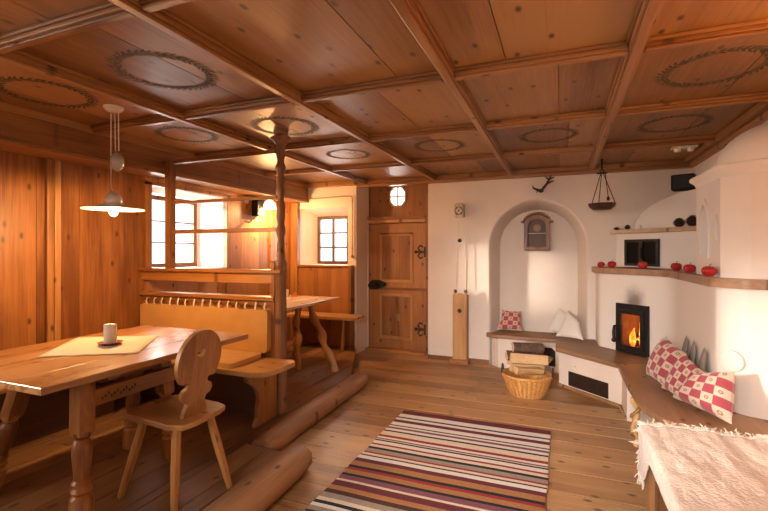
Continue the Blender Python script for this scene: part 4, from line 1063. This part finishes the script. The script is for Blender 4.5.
Mb = axes((1.15, 5.25, 2.0225), (.94, -.34, 0), (.34, .94, 0)); b = MB(); b.box(-.10, .10, -.08, .08, 0, .155, Mb); b.build('cabinet', BLACKP, t, bevel=.012)
b = MB(); b.box(-.08, .08, -.083, -.081, .015, .14, Mb); b.build('grille', IRON, t)

# ---- pillows
def pillow(name, cs, th, mat, label, cat='pillow', grp=None, out=(-1, -1, .3), sag=.07, seed=0, n=18):
    C = [V(c) for c in cs]; nn = (C[1] - C[0]).cross(C[3] - C[0]).normalized()
    if nn.dot(V(out)) < 0: nn = -nn
    cen = sum(C, V()) / 4; b = MB(); vs = []; uv = []; fs = []
    for side in (1, -1):
        for j in range(n + 1):
            for i in range(n + 1):
                u = i / n; v = j / n
                p = C[0].lerp(C[1], u).lerp(C[3].lerp(C[2], u), v)
                a = 2 * u - 1; c = 2 * v - 1
                pin = sag * ((1 - a * a) * c ** 4 + (1 - c * c) * a ** 4); p = p.lerp(cen, pin)
                f = ((1 - a ** 4) * (1 - c ** 4)) ** .6
                f *= 1 + .12 * noise.noise(V((u * 3 + seed, v * 3, side)))
                p = p + nn * side * th * .5 * f
                vs.append(p); uv.append((u, v))
    m = n + 1; o_ = m * m
    for j in range(n):
        for i in range(n):
            q = (j * m + i, j * m + i + 1, (j + 1) * m + i + 1, (j + 1) * m + i); fs.append(q); fs.append(tuple(k + o_ for k in reversed(q)))
    b.add(vs, fs); b.uv = uv
    # lift so that it rests on its seat
    o = b.build(name, mat, smooth=80); tag(o, label, cat, grp); return o
PG = 'red checked pillows against the stove'
# corners: bottom-left, bottom-right, top-right, top-left
pillow('pillow', [(.63, 4.02, .43), (.70, 3.70, .415), (.85, 3.78, .66), (.765, 4.06, .735)], .14, CHECK, 'red checked pillow farthest along the stove bench, nearest the fire door', grp=PG, seed=1)
pillow('pillow', [(.66, 3.64, .435), (.755, 3.42, .415), (.885, 3.51, .60), (.80, 3.68, .70)], .09, CHECK, 'red checked pillow in the middle of the three leaning on the stove', grp=PG, seed=2)
pillow('pillow', [(.68, 3.43, .435), (.90, 3.055, .42), (.955, 3.20, .69), (.825, 3.39, .615)], .15, CHECK, 'red checked pillow nearest the fleece throw, in front of the other two', grp=PG, seed=3)
GREY = plain('grey_felt', (.26, .22, .19), .9)
for i, (p, lab) in enumerate((((.915, 4.06, .40), 'grey pillow peak showing just behind the farthest red checked pillow'), ((.918, 3.86, .40), 'grey pillow peak showing between the farthest and middle checked pillows'), ((.915, 3.60, .40), 'grey pillow peak showing behind the nearest checked pillow'))):
    pillow('pillow', [(p[0] - .05, p[1] + .10, p[2] + .03), (p[0] - .05, p[1] - .10, p[2] + .03), (p[0] - .003, p[1] - .02, p[2] + .33), (p[0], p[1] + .03, p[2] + .35)], .03, GREY, lab, grp='grey pillows behind the checked ones', seed=5 + i)
pillow('pillow', [(-.755, 5.61, .425), (-.43, 5.65, .425), (-.455, 5.75, .665), (-.70, 5.75, .675)], .13, FLORAL, 'red medallion-patterned pillow sitting at the left end of the niche bench', out=(0, -1, .3), sag=.22, seed=9)
pillow('pillow', [(-.17, 5.72, .425), (.13, 5.62, .42), (.17, 5.74, .60), (-.02, 5.80, .72)], .09, LINEN, 'plain white pillow leaning back against the niche wall', grp='white pillows in the niche', out=(0, -1, .3), seed=11)
pillow('pillow', [(-.06, 5.50, .42), (.235, 5.40, .415), (.20, 5.53, .60), (.075, 5.62, .715)], .09, LINEN, 'plain white pillow with pointed top, in front of the other white one', grp='white pillows in the niche', out=(0, -1, .3), seed=12)

# ---- rug
pal = {'B': (.12, .018, .03), 'W': (.72, .67, .64), 'K': (.010, .010, .013), 'M': (.20, .07, .10), 'R': (.28, .025, .025), 'C': (.68, .57, .45), 'G': (.30, .25, .21), 'T': (.36, .17, .065), 'D': (.06, .02, .015)}
seq = 'B8.2 W7 K2.6 W4.2 B5.3 W6 K1.8 W2.6 M3.3 W3.8 K2.4 C7 R3.6 W2.8 M1.8 C1.2 K2 W4.6 R2.3 C3.6 K3 G4.9 R2.1 C2.8 K1.6 W4.3 B4.5 T6.1 K3 R3 T5 K2.6 M5 C2.2 B6 T4.6 D4 G5 C3.4 K3 W3 G4 D2.4 C3.6 K3 T4 R3 W4 K2 M4 B5 W5 K2 C4 R3'.split()
b = MB(); y = 3.64; cols = []; i = 0; rx0, rx1 = -1.275, -.075
rn = random.Random(3)
while y > .8:
    c, w = seq[i % len(seq)][0], float(seq[i % len(seq)][1:]) * .0100; i += 1
    y0 = max(y - w, .8); nx = 24; vs = []
    for yy in (y, y0):
        for j in range(nx + 1):
            x = rx0 + (rx1 - rx0) * j / nx
            edge = .010 * noise.noise(V((0, yy * 4, 2))) if j in (0, nx) else 0
            vs.append((x + edge, yy + .006 * noise.noise(V((x * 2, 7, 0))), .009 + .003 * noise.noise(V((x * 3, yy * 3, 0)))))
    b.add(vs, [(j + nx + 1, j + nx + 2, j + 1, j) for j in range(nx)]); cols += [pal[c]] * nx
    y = y0
o = b.build('rug', RUGM, at=(-.675, 2.2, 0), solid=.012); tag(o, 'striped woven rag rug in burgundy, black and white on the floorboards', 'rug')
ca = o.data.attributes.new('stripe', 'FLOAT_COLOR', 'FACE')
for i, c in enumerate(cols): ca.data[i].color = (*c, 1)

# ---- daybed and throw
t = thing('daybed', (.85, 1.8, 0), 'low wooden daybed at the right front, covered by the fleece throw', 'daybed')
b = MB(); b.box(.465, 1.285, .2, 2.80, .33, .405); b.build('mattress', CREAM, t, bevel=.015)
b = MB(); b.box(.455, .485, .2, 2.66, .05, .37); b.build('side_rail', wood('y', 'log', .4), t, bevel=.005)
b = MB(); b.box(.465, 1.285, 2.765, 2.80, .10, .33); b.build('end_rail', wood('x', 'log', .4), t, bevel=.005)
for lx, ly in ((.468, 2.765), (1.24, 2.74), (.468, .25), (1.24, .25)):
    b = MB(); b.lathe([(.034, 0), (.038, .03), (.036, .15), (.04, .25), (.036, .365), (.0, .372)], (lx, ly, .001), 16, wob=lambda a, z: 1 + .08 * noise.noise(V((math.cos(a), math.sin(a), z * 8)))); b.build('leg', wood('z', 'log', .45), t, smooth=60)
t = thing('fleece_throw', (.85, 1.9, .41), 'pale fringed woollen throw spread over the daybed at the right front', 'throw')
b = MB()
def hang(y):
    k_ = max(0, min(1, (y - 2.50) / .22)); k_ = k_ * k_ * (3 - 2 * k_)
    return .085 + .17 * k_
def tfn(u, v):
    yy = .3 + (2.835 - .3) * v + .02 * noise.noise(V((u * 9, 3, 0))) * v
    h = hang(yy); Wd = .87; s = -h + (Wd + h) * u
    rip = .012 * noise.noise(V((s * 9, yy * 3.2, 0))) + .007 * noise.noise(V((s * 26, yy * 9, 4)))
    if s < 0:
        a = min(1, -s / .04) * math.pi / 2
        x = .428 - .016 * math.sin(a) + rip * .5 - .004; z = .432 + s * (1 if s < -.02 else .6) + rip * .2
    else: x = .428 + s; z = .432 + max(rip, -.012) + .0
    ed = max(0, (v - .965) / .035); z += .02 * ed * abs(noise.noise(V((u * 30, 1, 1))))
    return V((min(x, 1.272), yy, z))
b.grid(tfn, 90, 130); b.build('cloth', WOOL, t, smooth=80, solid=.008)
b = MB(); rn = random.Random(11)
def strand(p, d, l, r=.0035):
    P = [V(p)]; q = V(p); dd = V(d)
    for i in range(4):
        q = q + dd * l / 4; q = q + V((rn.uniform(-.006, .006), rn.uniform(-.006, .006), rn.uniform(-.004, .004))); P.append(q.copy())
        dd = (dd + V((rn.uniform(-.3, .3), rn.uniform(-.3, .3), rn.uniform(-.35, .05)))).normalized()
    b.tube(P, [r, r, r, r * .9, r * .5], 5)
for i in range(330):
    u = .11 + .88 * i / 330; p = tfn(u, 1.0); strand(p + V((0, -.01, .006)), V((rn.uniform(-.9, .9), .6, rn.uniform(-.3, .5))).normalized(), rn.uniform(.02, .05), rn.uniform(.003, .0055))
for i in range(36):
    v = .955 + .045 * i / 36; p = tfn(0.0, v); strand(p, V((-.02, rn.uniform(-.2, .2), -1)).normalized(), rn.uniform(.04, .07))
for i in range(28):
    u = .11 * i / 28; p = tfn(u, 1.0); strand(p, V((.05, .6, -.8)).normalized(), rn.uniform(.03, .05))
o = b.build('fringe', WOOL, t, smooth=80); o['kind'] = 'stuff'

# ================================================================== LIGHT
def area(name, loc, target, sx, sy, power, col, spread=180):
    l = bpy.data.lights.new(name, 'AREA'); l.shape = 'RECTANGLE'; l.size = sx; l.size_y = sy; l.energy = power; l.color = col; l.spread = math.radians(spread)
    o = bpy.data.objects.new(name, l); COL.objects.link(o); o.location = loc
    o.rotation_euler = (V(target) - V(loc)).to_track_quat('-Z', 'Y').to_euler(); return o
def point(name, loc, power, col, r):
    l = bpy.data.lights.new(name, 'POINT'); l.energy = power; l.color = col; l.shadow_soft_size = r
    o = bpy.data.objects.new(name, l); COL.objects.link(o); o.location = loc; return o
DAY = (1.0, .93, .86); WARM = (1.0, .56, .23)
area('sky_left_window', (-4.9, 3.5, 1.75), (-3.0, 3.7, 1.5), 2.6, 1.8, 240, DAY)
area('sky_back_window', (-3.15, 6.5, 1.7), (-3.1, 5.0, 1.5), 1.6, 1.4, 90, DAY)
area('sky_door_light', (-2.145, 6.25, 2.20), (-2.145, 5.0, 2.15), .8, .8, 14, DAY)
area('added_fill_left', (-4.9, -.1, 1.75), (-2.0, .8, 1.3), 2.6, 1.8, 330, DAY)  # added daylight fill through the unseen left window
area('added_fill_front', (-.7, -1.9, 1.9), (-.35, 3.4, .3), 1.6, 1.4, 66, (1, .93, .86), 48)  # added narrow fill from behind the camera, aimed at the middle of the floor
s = bpy.data.lights.new('low_sun', 'SUN'); s.energy = 7; s.angle = math.radians(5); s.color = (1, .88, .74)
o = bpy.data.objects.new('low_sun', s); COL.objects.link(o); o.location = (-8, 1, 3); o.rotation_euler = V((.845, .515, -.13)).to_track_quat('-Z', 'Y').to_euler()
point('pendant_light', (LX, LY, 1.62), 50, WARM, .03)
point('wall_lamp_light', (-3.50, 4.76, 1.93), 72, WARM, .04)
point('fire_light', M45 @ V((.02, .70, -.12)), 2.2, (1, .35, .08), .02)
point('right_lamp_light', (1.20, 1.75, 1.98), 22, (1.0, .40, .09), .06)

w = bpy.data.worlds.new('World'); SC.world = w; w.use_nodes = True
w.node_tree.nodes['Background'].inputs[0].default_value = (.85, .92, 1, 1); w.node_tree.nodes['Background'].inputs[1].default_value = 2.0

# ================================================================== CAMERA
cam = bpy.data.cameras.new('camera'); co = bpy.data.objects.new('camera', cam); COL.objects.link(co); SC.camera = co
co.location = (0, 0, 1.4); cam.sensor_width = 36; cam.lens = 440 / 768 * 36; cam.shift_y = -3.5 / 768; cam.clip_start = .02
co.rotation_euler = (math.pi / 2, 0, math.atan(177 / 440))
SC.view_settings.view_transform = 'Standard'; SC.view_settings.look = 'None'; SC.view_settings.exposure = 0.24; SC.view_settings.gamma = 1
SC.cycles.use_denoising = True; SC.cycles.max_bounces = 8; SC.cycles.diffuse_bounces = 3; SC.cycles.sample_clamp_indirect = 6
SC.cycles.caustics_reflective = False; SC.cycles.caustics_refractive = False
